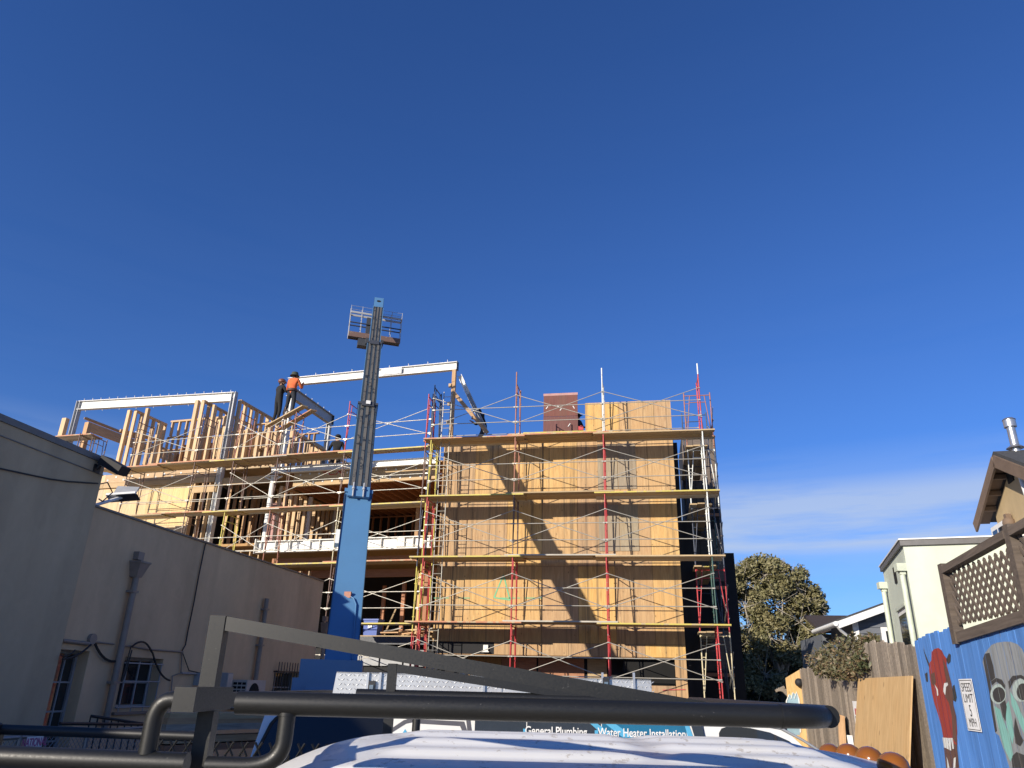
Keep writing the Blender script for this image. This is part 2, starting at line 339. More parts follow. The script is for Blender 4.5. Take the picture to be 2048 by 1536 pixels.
for y0, y1, z0, z1, nc, nr, kind in WINS:
    wf = obj('window', MB().span((XB - .24, y0, z0), (XB - .20, y0 + .05, z1)).span((XB - .24, y1 - .05, z0), (XB - .20, y1, z1)).span((XB - .24, y0 + .05, z1 - .05), (XB - .20, y1 - .05, z1)).span((XB - .24, y0 + .05, z0), (XB - .20, y1 - .05, z0 + .05)), 'window_grey', tb)
    for i in range(nc):
        for j in range(nr):
            a, b = y0 + .05 + (y1 - y0 - .1) * i / nc, y0 + .05 + (y1 - y0 - .1) * (i + 1) / nc; p, q = z0 + .05 + (z1 - z0 - .1) * j / nr, z0 + .05 + (z1 - z0 - .1) * (j + 1) / nr
            obj('pane', MB().span((XB - .232, a + .014, p + .014), (XB - .226, b - .014, q - .014)), 'glass_dark', wf)
    m = MB()
    for i in range(1, nc): yy = y0 + .05 + (y1 - y0 - .1) * i / nc; m.span((XB - .238, yy - .013, z0 + .05), (XB - .203, yy + .013, z1 - .05))
    for j in range(1, nr): zz = z0 + .05 + (z1 - z0 - .1) * j / nr; m.span((XB - .236, y0 + .05, zz - .013), (XB - .205, y1 - .05, zz + .013))
    obj('muntins', m, 'window_grey', wf)
    if kind == 1:
        m = MB()
        for yy in (y0 + .03, y0 + .36, y0 + .70, y1 - .10): m.tube([(XB + .05, yy, z0 - .05), (XB + .05, yy, z1 - .08)], .011, 6)
        for zz in (z0 + .02, z0 + .44, z1 - .1): m.tube([(XB + .05, y0 - .05, zz), (XB + .05, y1 - .05, zz)], .013, 6)
        obj('window_grille', m, 'window_grey', tb)
        obj('sill', MB().span((XB, y0 - .06, z0 - .10), (XB + .06, y1 + .04, z0 - .055)), 'flashing', tb)
    if kind == 2:
        m = MB()
        for i in range(11): yy = y0 - .05 + (y1 - y0 + .1) * i / 10; m.tube([(XB + .12, yy, z0 - .05), (XB + .12, yy, z1 + .20)], .011, 5)
        for zz in (z0 + .0, z0 + .3, z1 - .02): m.beam((XB + .12, y0 - .08, zz), (XB + .12, y1 + .08, zz), .012, .03); m.beam((XB, y0 - .06, zz), (XB + .12, y0 - .06, zz), .012, .03)
        obj('window_grille', m, 'bar_black', tb)
def downspout(y, ztop, zbot, head, lab):
    t = thing('downspout', lab, 'downspout', (XB, y, zbot), 'downspouts on the taupe wall' if False else None)
    obj('pipe', MB().tube([(XB + .09, y, zbot), (XB + .09, y, ztop)], .055, 10), 'pipe_taupe', t)
    for zz in (zbot + .8, ztop - .25): obj('strap', MB().span((XB, y - .075, zz - .02), (XB + .15, y + .075, zz + .02)), 'pipe_taupe', t)
    if head:
        b0, b1 = .07, .17; mb = MB(); z0, z1, z2 = ztop, ztop + .24, ztop + .275
        def rg(hw, z, d): return [V(XB + .001, y - hw, z), V(XB + .001, y + hw, z), V(XB + d, y + hw, z), V(XB + d, y - hw, z)]
        rs = rg(.07, z0, .15) + rg(.14, z1, .22) + rg(.15, z1 + .001, .235) + rg(.15, z2, .235)
        mb.add(rs, [(0, 1, 2, 3)[::-1]] + [(k * 4 + i, k * 4 + (i + 1) % 4, k * 4 + 4 + (i + 1) % 4, k * 4 + 4 + i) for k in range(3) for i in range(4)] + [(12, 13, 14, 15)])
        obj('conductor_head', mb, 'pipe_taupe', t); obj('scupper', MB().span((XB, y - .08, z2 + .03), (XB + .11, y + .08, z2 + .17)), 'pipe_taupe', t)
    return t
downspout(12.22, 3.95, 1.4, True, 'taupe downspout with a flared collector box between the two nearer windows')
downspout(atx(527, 1200, XB).y, atx(527, 1197, XB).z, 2.25, False, 'plain taupe downspout rising above the air conditioner')
downspout(atx(644, 1262, XB).y, atx(644, 1262, XB).z - .05, .2, True, 'taupe downspout with a collector box at the far corner of the low wall')
def cable(pts, r, lab, name='wall_cable', mat='cable_black', n=5):
    return tag(obj(name, MB().tube(pts, r, n), mat), lab, 'cable' if 'cable' in name else 'conduit')
def wall(x, y, d=.03): return atx(x, y, XB + d)
def sag(a, b, s, n=8): return [a.lerp(b, i / n) - V(0, 0, s * 4 * (i / n) * (1 - i / n)) for i in range(n + 1)]
cable([wall(412, 1086, .04), wall(410, 1092), wall(398, 1150), wall(388, 1205), wall(376, 1262), wall(371, 1290), wall(364, 1302)], .014, 'dark cable dropping from the roof edge of the low taupe wall to its conduit')
cable([wall(125, 1281, .04), wall(181, 1288, .04)], .03, 'thick pipe conduit above the first taupe wall window', 'conduit', 'pipe_taupe', 8)
cable([wall(181, 1283), wall(228, 1288)], .014, 'thin conduit running from junction box to the collector downspout', 'conduit', 'pipe_taupe', 6)
cable([wall(243, 1291), wall(262, 1293), wall(300, 1299), wall(366, 1304)], .016, 'thin conduit over the second taupe wall window', 'conduit', 'pipe_taupe', 6)
cable(sag(wall(190, 1287, .06), wall(236, 1322, .06), .1), .022, 'bundle of black cables looping behind the collector downspout')
cable(sag(wall(182, 1289, .07), wall(125, 1318, .2), .06), .018, 'black cable slung across the top of the first window')
cable(sag(wall(150, 1300, .1), wall(122, 1310, .2), .05), .012, 'thin black cable drooping over the first window')
cable(sag(wall(262, 1293, .06), wall(243, 1362, .06), .04) + sag(wall(243, 1362, .06), wall(264, 1300, .07), .15), .012, 'hanging loop of black cable left of the second window')
cable(sag(wall(264, 1293, .08), wall(303, 1303, .1), -.12) + sag(wall(305, 1305, .1), wall(340, 1361, .1), .1), .018, 'bundle of black cables arching over the second window')
cable(sag(wall(364, 1304), wall(362, 1346), .0) + [wall(345, 1352), wall(340, 1405)], .013, 'thin conduit bending down beside the second window', 'conduit', 'pipe_taupe', 6)
cable([wall(365, 1305), wall(378, 1341, .05), wall(400, 1346, .06)], .01, 'thin black cable slanting to the wall boxes')
jb = thing('junction_box', 'small round junction box on the taupe wall above the first window', 'junction box', wall(181, 1278, 0)); p = wall(181, 1278, 0)
obj('cover', MB().tube([p, p + V(.06, 0, 0)], .085, 12), 'pipe_taupe', jb)
bx2 = thing('meter_box', 'small grey wall boxes with conduit stubs between second window and air conditioner', 'utility box', wall(392, 1362, 0)); p = wall(392, 1358, 0)
obj('case', MB().box(p + V(.06, 0, 0), (.12, .16, .24)), 'window_grey', bx2); obj('stub', MB().tube([p + V(.05, -.6, .1), p + V(.05, .4, .1)], .02, 6), 'window_grey', bx2)
p = wall(430, 1360, 0); bx3 = thing('meter_box', 'grey wall-mounted disconnect switch beside the air conditioner', 'utility box', p)
obj('case', MB().box(p + V(.08, .3, 0), (.16, .22, .30)), 'window_grey', bx3); obj('lid', MB().box(p + V(.17, .3, .0), (.02, .2, .26)), 'ac_beige', bx3)
# air conditioner
ay0, ay1, az0, az1 = 16.15, 17.0, 1.72, 2.29; ac = thing('air_conditioner', 'beige air conditioner condenser with round fan grille on the taupe wall', 'air conditioner', (XB, 16.6, az0))
obj('case', MB().span((XB + .06, ay0, az0), (XB + .42, ay1, az1)), 'ac_beige', ac)
fanc = V(XB + .423, ay0 + .34, (az0 + az1) / 2); obj('fan_opening', MB().tube([fanc, fanc + V(.004, 0, 0)], .225, 20), 'void_black', ac)
m = MB()
for i in range(-5, 6): hh = math.sqrt(max(0, .215 ** 2 - (i * .038) ** 2)); m.tube([fanc + V(.014, i * .038, -hh), fanc + V(.014, i * .038, hh)], .006, 4)
obj('fan_grille', m, 'bar_black', ac); m = MB()
for i in range(6):
    for j in range(3): zz = az0 + .07 + i * .08; xx = XB + .10 + j * .105; m.span((xx, ay0 - .006, zz), (xx + .085, ay0 - .002, zz + .05))
obj('side_louvre', m, 'void_black', ac)
for yy in (ay0 + .1, ay1 - .1): obj('bracket', MB().beam((XB, yy, az0 - .02), (XB + .45, yy, az0 - .02), .04, .036).beam((XB, yy, az0 - .4), (XB + .42, yy, az0 - .04), .03, .03), 'flashing', ac)
# white flat fixture behind the slate corner
p = atx(222, 1000, XB - .6); wl = thing('flat_floodlight', 'white flat panel floodlight on an arm above the low roof, by the slate corner', 'light', p)
R = Euler((radians(-14), radians(-8), radians(20))).to_matrix(); q = p + V(.15, .1, .08)
obj('panel', MB().box(q, (.5, .3, .04), R), 'trim_white', wl); obj('glass', MB().box(q + R @ V(.1, 0, -.028), (.36, .24, .01), R), 'dark_frame', wl); obj('arm', MB().tube([V(XB - .6, 11.2, HB), q], .03, 8), 'trim_white', wl)
R2 = Euler((radians(55), 0, radians(15))).to_matrix(); obj('back_panel', MB().box(q + V(-.12, .2, .14), (.4, .3, .03), R2), 'window_grey', wl)
cable([wall(190, 950, -.1), wall(200, 968, .0), wall(215, 965, -.2), wall(225, 985, -.3), wall(205, 1003, -.2), wall(198, 998, 0)], .012, 'tangled black wires hanging at the slate corner floodlights')

# ------------------------------------------------------------------ chain link fence, sign and lumber by the taupe wall
XC = -7.6
cf = thing('chain_link_fence', 'chain link fence panel with galvanised rails in front of the stucco walls', 'fence', (XC, 10, 0))
z0c, z1c = .05, atx(150, 1466, XC).z; y0c, y1c = 8.2, atx(288, 1478, XC).y
obj('top_rail', MB().tube([(XC, y0c, z1c), (XC, y1c, z1c)], .025, 8), 'chain', cf)
for yy in (y0c, atx(38, 1480, XC).y, atx(172, 1480, XC).y, y1c): obj('post', MB().tube([(XC, yy, 0), (XC, yy, z1c + .02)], .03, 8), 'chain', cf)
m = MB(); s_ = .075; n_ = int((y1c - y0c) / s_); h_ = z1c - z0c
for i in range(-int(h_ / s_), n_):
    for sgn in (1, -1):
        a = y0c + i * s_ if sgn == 1 else y0c + i * s_ + h_; b = a + sgn * h_; za, zb = z0c, z1c
        lo, hi = y0c, y1c
        ta, tb_ = 0., 1.
        for t_ in (lo, hi):
            pass
        f = lambda y: (y - a) / (b - a)
        t0, t1 = sorted((f(lo), f(hi))); t0 = max(0, t0); t1 = min(1, t1)
        if t1 - t0 > .02: m.tube([(XC + .004 * sgn, a + (b - a) * t0, za + (zb - za) * t0), (XC + .004 * sgn, a + (b - a) * t1, za + (zb - za) * t1)], .0035, 3, False)
obj('chain_mesh', m, 'chain', cf, kind='stuff')
a, b = atx(54, 1478, XC + .03), atx(86, 1478, XC + .03); sg = thing('fence_sign', 'white rental fence sign with magenta lettering on the chain link', 'sign', ((a + b) / 2) - V(0, 0, .3))
cc = (a + b) / 2 - V(0, 0, .04); hh = (b - a).length / 2; obj('board', MB().box(cc - V(0, 0, .08), (.006, hh * 2, .30)), 'sign_white', sg)
text_mesh('NATIONAL', .13, 'ink_magenta', basis(cc + V(.005, 0, .0), (0, 1, 0), (0, 0, 1)), sg, sx=.62, bold=.002); obj('rule', MB().box(cc + V(.005, 0, -.12), (.002, hh * 1.7, .03)), 'ink_magenta', sg)
# dark steel railing of a stair pit
rl = thing('stair_railing', 'black steel railing around the stairwell by the stucco wall', 'railing', (-8.3, 12, 0)); m = MB()
p0, p1, p2 = atx(182, 1432, -8.6), atx(290, 1448, -8.3), atx(120, 1447, -7.9)
obj('top_bar', MB().tube([p0, p1], .022, 6), 'bar_black', rl); obj('top_bar', MB().tube([p2, p1 + V(.3, 0, 0)], .022, 6), 'bar_black', rl)
for i in range(9): t = i / 8; q = p0.lerp(p1, t); obj('baluster', MB().tube([q, V(q.x, q.y, .1)], .012, 5), 'bar_black', rl)
# stacked timber
for i, (px, py, ln, mat, lab) in enumerate([(330, 1432, 1.6, 'glulam', 'thick tan board on top of the lumber stack by the taupe wall'), (325, 1442, 1.7, 'fir_warm', 'reddish board second from top of the lumber stack by the taupe wall'),
                                            (322, 1455, 1.7, 'weathered', 'weathered board third from top of the lumber stack by the taupe wall'), (320, 1480, 1.9, 'fir_warm', 'long brown board low in the lumber stack by the taupe wall'), (318, 1497, 1.9, 'fir_red', 'dark red board at the bottom of the lumber stack by the taupe wall')]):
    a = atx(px, py, -6.6); tag(bar('lumber_board', a, a + V(1.0, ln, 0).normalized() * ln, .28, .085, mat, None), lab, 'board', 'lumber stack by the taupe wall')
pl = atx(330, 1510, -6.6); m = MB(); m.span((-6.75, pl.y - .1, 0), (-6.1, pl.y + 1.6, pl.z - .08)); pal = thing('pallet', 'wooden pallet stack holding the lumber by the taupe wall', 'pallet', (-6.4, pl.y + .7, 0))
for k in range(6):
    zz = k * (pl.z - .10) / 6 + .08
    for yy in (0, .7, 1.4): obj('bearer', MB().span((-6.75, pl.y - .1 + yy, zz - .06), (-6.0, pl.y + yy, zz)), 'weathered_shade_dark', pal)
    for xx in (-6.75, -6.4, -6.1): obj('slat', MB().span((xx, pl.y - .1, zz + .002), (xx + .12, pl.y + 1.5, zz + .022)), 'weathered', pal)
# ------------------------------------------------------------------ the building under construction
plain('paper_shade_black', (.014, .014, .016), .85); plain('pink_wrap', (.42, .24, .22), .8); plain('red_graffiti', (.42, .06, .04), .8); plain('green_chalk', (.16, .42, .24), .9)  # the black serves building paper and the shade inside the lower floors
bld = thing('timber_building', 'unfinished three storey timber building with a plywood clad tower and white steel frames', 'building', (-8, 29, 0))
YT = 25.2; TX0, TX1 = -7.15, 1.08; TZ = 10.72
# tower: backing, then each sheet of plywood as its own piece
sheet = lambda w, h: (lambda: MB().box((0, 0, 0), (w, .018, h)))
def ply(x0, x1, z0, z1, y, mat='ply_tower', name='plywood_sheet'):
    w, h = round(x1 - x0 - .010, 3), round(z1 - z0 - .008, 3)
    return inst(name, ('ply', w, h, mat), sheet(w, h), mat, bld, Matrix.Translation(((x0 + x1) / 2, y, (z0 + z1) / 2)))
obj('tower_core', MB().span((TX0 + .02, YT + .02, 3.25), (TX1 - .02, YT + .3, TZ - .02)).span((-1.94, YT + .02, TZ - .02), (TX1 - .02, YT + .3, 11.86)), 'paper_shade_black', bld)
xs = [TX0 + 1.22 * i for i in range(7)] + [TX1]; zr = [3.62, 6.06, 8.5, TZ]
for j in range(3):
    for i in range(7):
        a, b = xs[i], xs[i + 1]; z0, z1 = zr[j], zr[j + 1]
        ply(a, b, z0, z1, YT + .009)
for a, b in ((-1.96, -.75), (-.75, .47), (.47, TX1)): ply(a, b, TZ, 11.88, YT + .0095)
for a, b in ((-5.05, -2.61), (-2.61, -.17), (-.17, TX1)): ply(a, b, 3.24, 3.62, YT + .010)
# weathered boards nailed over the window openings
for z0, z1 in ((8.66, 10.30), (6.55, 8.12)): ply(-1.55, -.86, z0 + .0, z1, YT - .012, 'ply_grey'); ply(-.85, -.22, z0, z1, YT - .012, 'ply_grey')
# side of the tower in black building paper, roof deck and parapet
obj('side_return', MB().span((TX1 + .003, YT + .45, 0), (TX1 + .16, 29.9, TZ - .3)).span((TX1 + .165, YT + 1.2, 0), (1.615, 29.95, 7.8)), 'paper_shade_black', bld)
obj('side_wall', MB().span((TX1 - .018, YT + .31, 0), (TX1, 30.4, TZ)), 'paper_shade_black', bld)
obj('side_batten', MB().span((TX1 + .002, YT + .9, .2), (TX1 + .05, YT + .98, TZ)).span((TX1 + .002, YT + 2.4, .2), (TX1 + .05, YT + 2.48, TZ)), 'paper_shade_black', bld)
obj('tower_roof', MB().span((TX0 + .02, YT + .31, TZ - .12), (TX1 - .03, 31, TZ - .04)), 'plank_wood', bld)
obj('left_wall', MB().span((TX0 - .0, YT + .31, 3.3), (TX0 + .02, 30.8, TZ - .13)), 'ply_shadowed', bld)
bar('top_plate', V(TX0, YT + .16, TZ + .022), V(-1.97, YT + .16, TZ + .022), .14, .04, 'fir', bld)
# ground floor of the tower: recess with boards, openings and piers
obj('podium_back', MB().span((TX0, YT + 1.2, 0), (TX1, YT + 1.3, 3.22)), 'paper_shade_black', bld)
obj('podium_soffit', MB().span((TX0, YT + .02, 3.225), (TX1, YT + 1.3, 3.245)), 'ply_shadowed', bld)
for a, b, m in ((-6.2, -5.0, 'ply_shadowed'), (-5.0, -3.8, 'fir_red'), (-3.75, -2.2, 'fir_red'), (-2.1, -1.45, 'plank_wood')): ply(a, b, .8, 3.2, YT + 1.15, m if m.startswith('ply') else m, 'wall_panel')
ply(.72, TX1, .2, 3.22, YT + .01, 'ply_tower', 'pier_panel'); ply(-.6, .71, .2, 2.42, YT + .01, 'ply_tower', 'dado_panel')
obj('opening_shade', MB().span((-.9, YT + .3, 2.43), (.72, YT + .34, 3.2)), 'void_black', bld); bar('header_beam', V(TX0, YT + .1, 3.45), V(-5.06, YT + .1, 3.45), .15, .30, 'steel_dark', bld)  # black slab stands for the shade inside the opening
m = MB(); m.box((-5.32, YT - .03, 3.42), (.16, .05, .22)).box((-5.32, YT - .055, 3.32), (.24, .10, .03)); obj('hanger_bracket', m, 'steel_white', bld)
# chalk marks on the tower: a green line and a triangle
m = MB()
for px0, px1 in ((868, 898), (918, 940), (1000, 1040), (1050, 1085)): m.beam(aty(px0, 1196, YT - .004), aty(px1, 1196, YT - .004), .004, .03)
P3 = [aty(x, y, YT - .004) for x, y in ((1007, 1150), (988, 1195), (1020, 1200))]
for i in range(3): m.beam(P3[i], P3[(i + 1) % 3], .004, .045)
obj('chalk_mark', m, 'green_chalk', bld)
m = MB(); m.beam(aty(1325, 1380, YT - .02), aty(1371, 1379, YT - .02), .004, .02); obj('spray_mark', m, 'ink_red', bld)

# timber wing, turned a little from the tower
WA = radians(6.5); WO = V(-10.57, 25.17, 0); WU = V(cos(WA), -sin(WA), 0); WN = V(-sin(WA), -cos(WA), 0)
RW = Matrix.Rotation(-WA, 4, 'Z')
def bp(u, z, d=0.): return WO + WU * u - WN * (1.3 + d) + V(0, 0, z)
def buz(x, y, d=0.):
    o = WO - WN * (1.3 + d); r = ray(x, y); P = CAM + r * ((o - CAM).dot(WN) / r.dot(WN)); return (P - o).dot(WU), P.z
def wbar(name, a, b, w, h, mat, up=(0, 0, 1)): return bar(name, bp(*a), bp(*b), w, h, mat, bld, up)
def stud(u, z0, z1, d, w=.045, dp=.14, mat='fir', depthwall=False):
    w_, d_ = (dp, w) if depthwall else (w, dp)
    return wbar('stud', (u, z0, d), (u, z1, d), d_, w_, mat, WU)
def wsheet(u0, u1, z0, z1, d, mat='ply_pale', name='plywood_sheet'):
    w, h = round(u1 - u0 - .006, 3), round(z1 - z0 - .006, 3)
    return inst(name, ('ply', w, h, mat), sheet(w, h), mat, bld, Matrix.Translation(bp((u0 + u1) / 2, (z0 + z1) / 2, d)) @ RW)
def depthwall(u, d0, d1, z0, z1, step=.41, mat='fir', w=.045, dp=.14, plates=2, skip=()):
    n = int((d1 - d0) / step)
    for i in range(n + 1):
        if i in skip: continue
        stud(u, z0 + .04, z1 - .04 * plates, d0 + i * step, w, dp, mat, True)
    wbar('sole_plate', (u, z0 + .02, d0), (u, z0 + .02, d1), dp, .04, mat)
    for k in range(plates): wbar('top_plate', (u, z1 - .02 - .042 * k, d0 - .03), (u, z1 - .02 - .042 * k, d1), dp, .04, mat)
def crosswall(u0, u1, d, z0, z1, step=.41, mat='fir', w=.045, dp=.14, skip=()):
    n = int((u1 - u0) / step)
    for i in range(n + 1):
        if i in skip: continue
        stud(u0 + i * step + rnd.uniform(-.02, .02), z0 + .04, z1 - .04, d, w, dp, mat)
    wbar('sole_plate', (u0, z0 + .02, d), (u1, z0 + .02, d), dp, .04, mat); wbar('top_plate', (u0, z1 - .02, d), (u1, z1 - .02, d), dp, .04, mat)
F3, F2, F1 = 10.43, 7.30, 3.85
# third floor deck, rim and the plywood below it on the far left
obj('floor_deck', MB().box(bp(-10.4, F3 - .05, 4.1), (12.0, 8.0, .06), RW.to_3x3()), 'plank_wood', bld)
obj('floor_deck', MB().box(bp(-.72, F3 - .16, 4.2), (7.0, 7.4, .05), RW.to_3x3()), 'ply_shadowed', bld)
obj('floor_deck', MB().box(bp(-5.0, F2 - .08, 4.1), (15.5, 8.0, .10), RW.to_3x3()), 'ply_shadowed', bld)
obj('floor_deck', MB().box(bp(-1.0, F1 - .05, 4.0), (8.0, 8.0, .10), RW.to_3x3()), 'plank_wood', bld)
for u0, u1 in ((-16.4, -12.75), (-12.74, -9.1), (-9.09, -7.05)): wbar('rim_board', (u0, 10.24, 0), (u1, 10.24, 0), .05, .36, 'fir'); wbar('ledger', (u0, 9.93, -.02), (u1, 9.93, -.02), .09, .22, 'glulam')
m = MB()
for i in range(14): m.box(bp(-12.6 + i * .42, 10.22 + (.08 if i % 2 else -.05), -.03), (.075, .012, .075), RW.to_3x3())
obj('washer_plate', m, 'steel_white', bld)
for i, u in enumerate((-16.4, -15.18, -13.96, -12.74, -11.52, -10.3, -9.08)):
    wsheet(u, min(u + 1.22, -8.1), 8.1, 9.81, .02); wsheet(u, min(u + 1.22, -8.1), 5.66, 8.1, .02); wsheet(u, min(u + 1.22, -8.1), 3.22, 5.66, .02)
obj('wing_core', MB().box(bp(-12.2, 6.5, .3), (8.1, .4, 6.6), RW.to_3x3()), 'paper_shade_black', bld)
for u in (-8.0, -7.6, -7.25): stud(u, F2, 10.0, .05, .05, .2, 'fir')
wbar('window_header', (-8.1, 9.55, .0), (-6.9, 9.55, .0), .12, .30, 'glulam')
for u in (-8.0, -7.2): stud(u, F1, F2 - .2, .05, .09, .14, 'fir')
# shade inside the lower floors put into the colour of black walls
obj('back_wall', MB().box(bp(-3.5, 6.9, 7.2), (18, .1, 7.2), RW.to_3x3()), 'paper_shade_black', bld)
obj('side_partition', MB().box(bp(-8.12, 6.8, 3.8), (.06, 7.0, 6.6), RW.to_3x3()), 'paper_shade_black', bld)
# white steel posts of the wing
def post(u, z0, z1, d, s, mat, name='steel_column'):
    m = MB(); ibeam(m, bp(u, z0, d), bp(u, z1, d), s, s, .02, .014, WU); return obj(name, m, mat, bld)
def rpost(u, z0, z1, d, r, mat='steel_white'): return obj('steel_column', MB().tube([bp(u, z0, d), bp(u, z1, d)], r, 12), mat, bld)
post(-6.9, 3.0, 10.5, .05, .22, 'steel_white'); post(-6.9, 10.5, 13.6, .05, .19, 'steel_grey'); m = MB(); m.box(bp(-6.9, 10.5, .05), (.36, .3, .03), RW.to_3x3()); obj('splice_plate', m, 'steel_dark', bld)  # upper length is grey: its dark side put into the colour
rpost(-4.35, F2, 9.9, .1, .115); m = MB(); m.box(bp(-4.35, 9.93, .1), (.5, .35, .05), RW.to_3x3()).beam(bp(-4.35, 9.75, .1), bp(-3.95, 9.93, .1), .05, .05).beam(bp(-4.35, 9.75, .1), bp(-4.75, 9.93, .1), .05, .05); obj('column_cap', m, 'steel_white', bld)
rpost(-3.95, F2, 9.6, 2.4, .10); rpost(-4.0, F2, 9.6, 4.6, .09)
m = MB(); ibeam(m, bp(-4.45, 10.16, .02), bp(2.75, 10.16, .02), .26, .16); obj('steel_beam', m, 'steel_white', bld)
wbar('glulam_beam', (-3.5, 9.82, .30), (2.72, 9.82, .30), .14, .62, 'glulam')
m = MB()
for i in range(15):
    for zz in (9.98, 9.66): m.box(bp(-3.2 + i * .42 + (.2 if zz < 9.8 else 0), zz + rnd.uniform(-.03, .03), .222), (.07, .012, .07), RW.to_3x3())
obj('washer_plate', m, 'steel_white', bld)
a, b_ = buz(665, 944, .22); text_mesh('9CX', .40, 'red_graffiti', basis(bp(a, b_, .215), WU, (0, 0, 1)), bld, 'spray_marking', sx=1.25)
for i in range(17): wbar('joist', (-3.9 + i * .41, 9.78, .45), (-3.9 + i * .41, 9.78, 7.0), .045, .29, 'fir_red')
# recess on the second floor: left stud wall running back, back wall
depthwall(-4.15, .45, 6.9, F2, 9.62, .38, 'fir', .085, .14)
for i in range(0, 16, 3): wbar('fire_block', (-4.15, 8.4 + .1 * (i % 2), .45 + i * .38), (-4.15, 8.4 + .1 * (i % 2), .83 + i * .38), .12, .05, 'fir')
crosswall(-3.9, 2.7, 6.6, F2, 9.6, .41, 'fir_red', .05)
wbar('post', (.6, F2, 3.5), (.6, 9.6, 3.5), .15, .18, 'fir_warm'); wbar('post', (1.15, F2, 3.6), (1.15, 9.6, 3.6), .1, .12, 'fir_red')
# balcony: white stiffened steel beam
m = MB(); ibeam(m, bp(-4.5, 7.07, -.05), bp(2.9, 7.07, -.05), .44, .24, .03, .016); obj('balcony_beam', m, 'steel_white', bld)
for i in range(12): u = -4.3 + i * .64; obj('stiffener', MB().box(bp(u, 7.07, -.11), (.02, .10, .376), RW.to_3x3()), 'steel_white', bld)
obj('end_plate', MB().box(bp(-4.53, 7.09, -.05), (.03, .34, .56), RW.to_3x3()), 'steel_white', bld)
for u in (-2.3, 1.6): obj('splice_plate', MB().box(bp(u, 7.08, -.10), (.30, .09, .36), RW.to_3x3()), 'steel_white', bld)
wbar('rim_board', (-4.4, 6.62, .9), (2.9, 6.62, .9), .06, .32, 'fir_red'); wbar('rim_board', (-4.4, 6.3, 2.0), (2.9, 6.3, 2.0), .1, .3, 'fir_red')
# first floor interior
for u, d, mt in ((-3.6, 2.6, 'fir_warm'), (-1.0, 4.2, 'fir_red'), (.45, 3.0, 'fir_red'), (1.0, 4.5, 'fir_red'), (2.05, .9, 'fir_warm'), (2.25, 1.0, 'fir_red')): wbar('post', (u, F1, d), (u, 6.1, d), .14, .14, mt)
for i in range(6): stud(-4.3 + i * .38, F1, 6.2, .5, .05, .14, 'fir')
wbar('deck_edge', (-4.4, F1 - .17, -.02), (2.9, F1 - .17, -.02), .06, .26, 'steel_dark')
for u in (.55, 1.45, 2.35): wsheet(u - .42, u + .42, 2.85, 3.38, .2, 'window_grey', 'garage_panel')
obj('garage_frame', MB().box(bp(.2, 2.0, .34), (6.2, .12, 3.4), RW.to_3x3()), 'paper_shade_black', bld)
for u in (-6.2, -5.5, -4.9): wsheet(u - .3, u + .3, 3.3, 6.7, .03, 'ply_pale')
# between the two white columns: stud walls in the shade of the deck
crosswall(-6.6, -4.6, 2.3, F2, 10.0, .36, 'fir_warm'); depthwall(-6.55, .4, 5, F2, 10.0, .40, 'fir_warm'); crosswall(-6.7, -4.6, .4, F1, F2 - .25, .40, 'fir')
wbar('header_beam', (-6.8, 9.85, .15), (-4.5, 9.85, .15), .14, .30, 'glulam'); wsheet(-5.9, -5.1, 7.35, 9.4, 2.2, 'pink_wrap', 'insulation_panel')
# third floor framing under the first steel frame
ZP = 13.5
wbar('corner_post', (-15.9, F3, .0), (-15.9, 13.3, .0), .2, .24, 'fir', WU); wbar('corner_post', (-15.05, F3, .5), (-15.05, 13.2, .5), .2, .24, 'fir_warm', WU)
wbar('header_beam', (-15.0, 13.0, .4), (-14.7, 13.0, 6.5), .12, .42, 'fir_warm'); wbar('top_plate', (-15.0, 13.32, .2), (-14.7, 13.32, 6.5), .14, .09, 'fir_warm'); wbar('corner_post', (-14.75, F3, 5.6), (-14.75, 12.8, 5.6), .16, .2, 'fir', WU)
depthwall(-12.2, .25, 2.2, F3, ZP, .38, 'fir', .075, .15); stud(-12.5, F3, ZP, .2, .15, .15); stud(-11.5, F3, ZP, .2, .14, .15); stud(-11.25, F3, ZP - .5, .9, .14, .15)
wbar('window_sill', (-12.9, 12.6, .3), (-12.2, 12.6, 2.0), .14, .12, 'fir_warm')
crosswall(-12.0, -8.55, 2.3, F3, 12.85, .30, 'fir'); 
for i in range(9): stud(-11.9 + i * .41, 12.89, ZP + .1, 2.3, .06, .14, 'fir')
wbar('top_plate', (-12.0, ZP + .12, 2.3), (-8.5, ZP + .12, 2.3), .15, .08, 'fir'); wbar('header_beam', (-9.9, 12.98, 2.28), (-8.6, 12.98, 2.28), .12, .20, 'glulam')
for i in range(8): wsheet(-12.0 + i * .44, -11.62 + i * .44, F3 + .1, 11.55 + (i % 3) * .45, 2.42, 'fir_red', 'sheathing_board')
depthwall(-8.5, .1, 7, F3, ZP + .12, .42, 'fir', .075, .16); stud(-8.75, F3, ZP + .1, .05, .16, .16); stud(-8.2, F3, ZP, .5, .12, .15)
depthwall(-6.75, .3, 7.5, F3, ZP + .05, .42, 'fir', .075, .16); crosswall(-14.6, -12.2, 4.2, F3, 12.9, .40, 'fir_warm'); crosswall(-12.0, -8.7, 4.4, F3, 13.45, .30, 'fir', .05); crosswall(-6.6, -4.6, .75, F3, 12.1, .24, 'fir', .06); crosswall(-8.3, -6.9, 1.6, F3, 12.6, .26, 'fir', .05)
crosswall(-8.2, -6.8, 3.2, F3, 13.0, .3, 'fir_warm')
crosswall(-6.5, -4.5, 1.3, F3, 12.75, .27, 'fir'); crosswall(-6.6, -4.6, 3.4, F3, 12.9, .3, 'fir_warm'); depthwall(-4.55, 1.2, 7.3, F3, 12.25, .42, 'fir', .06, .15)
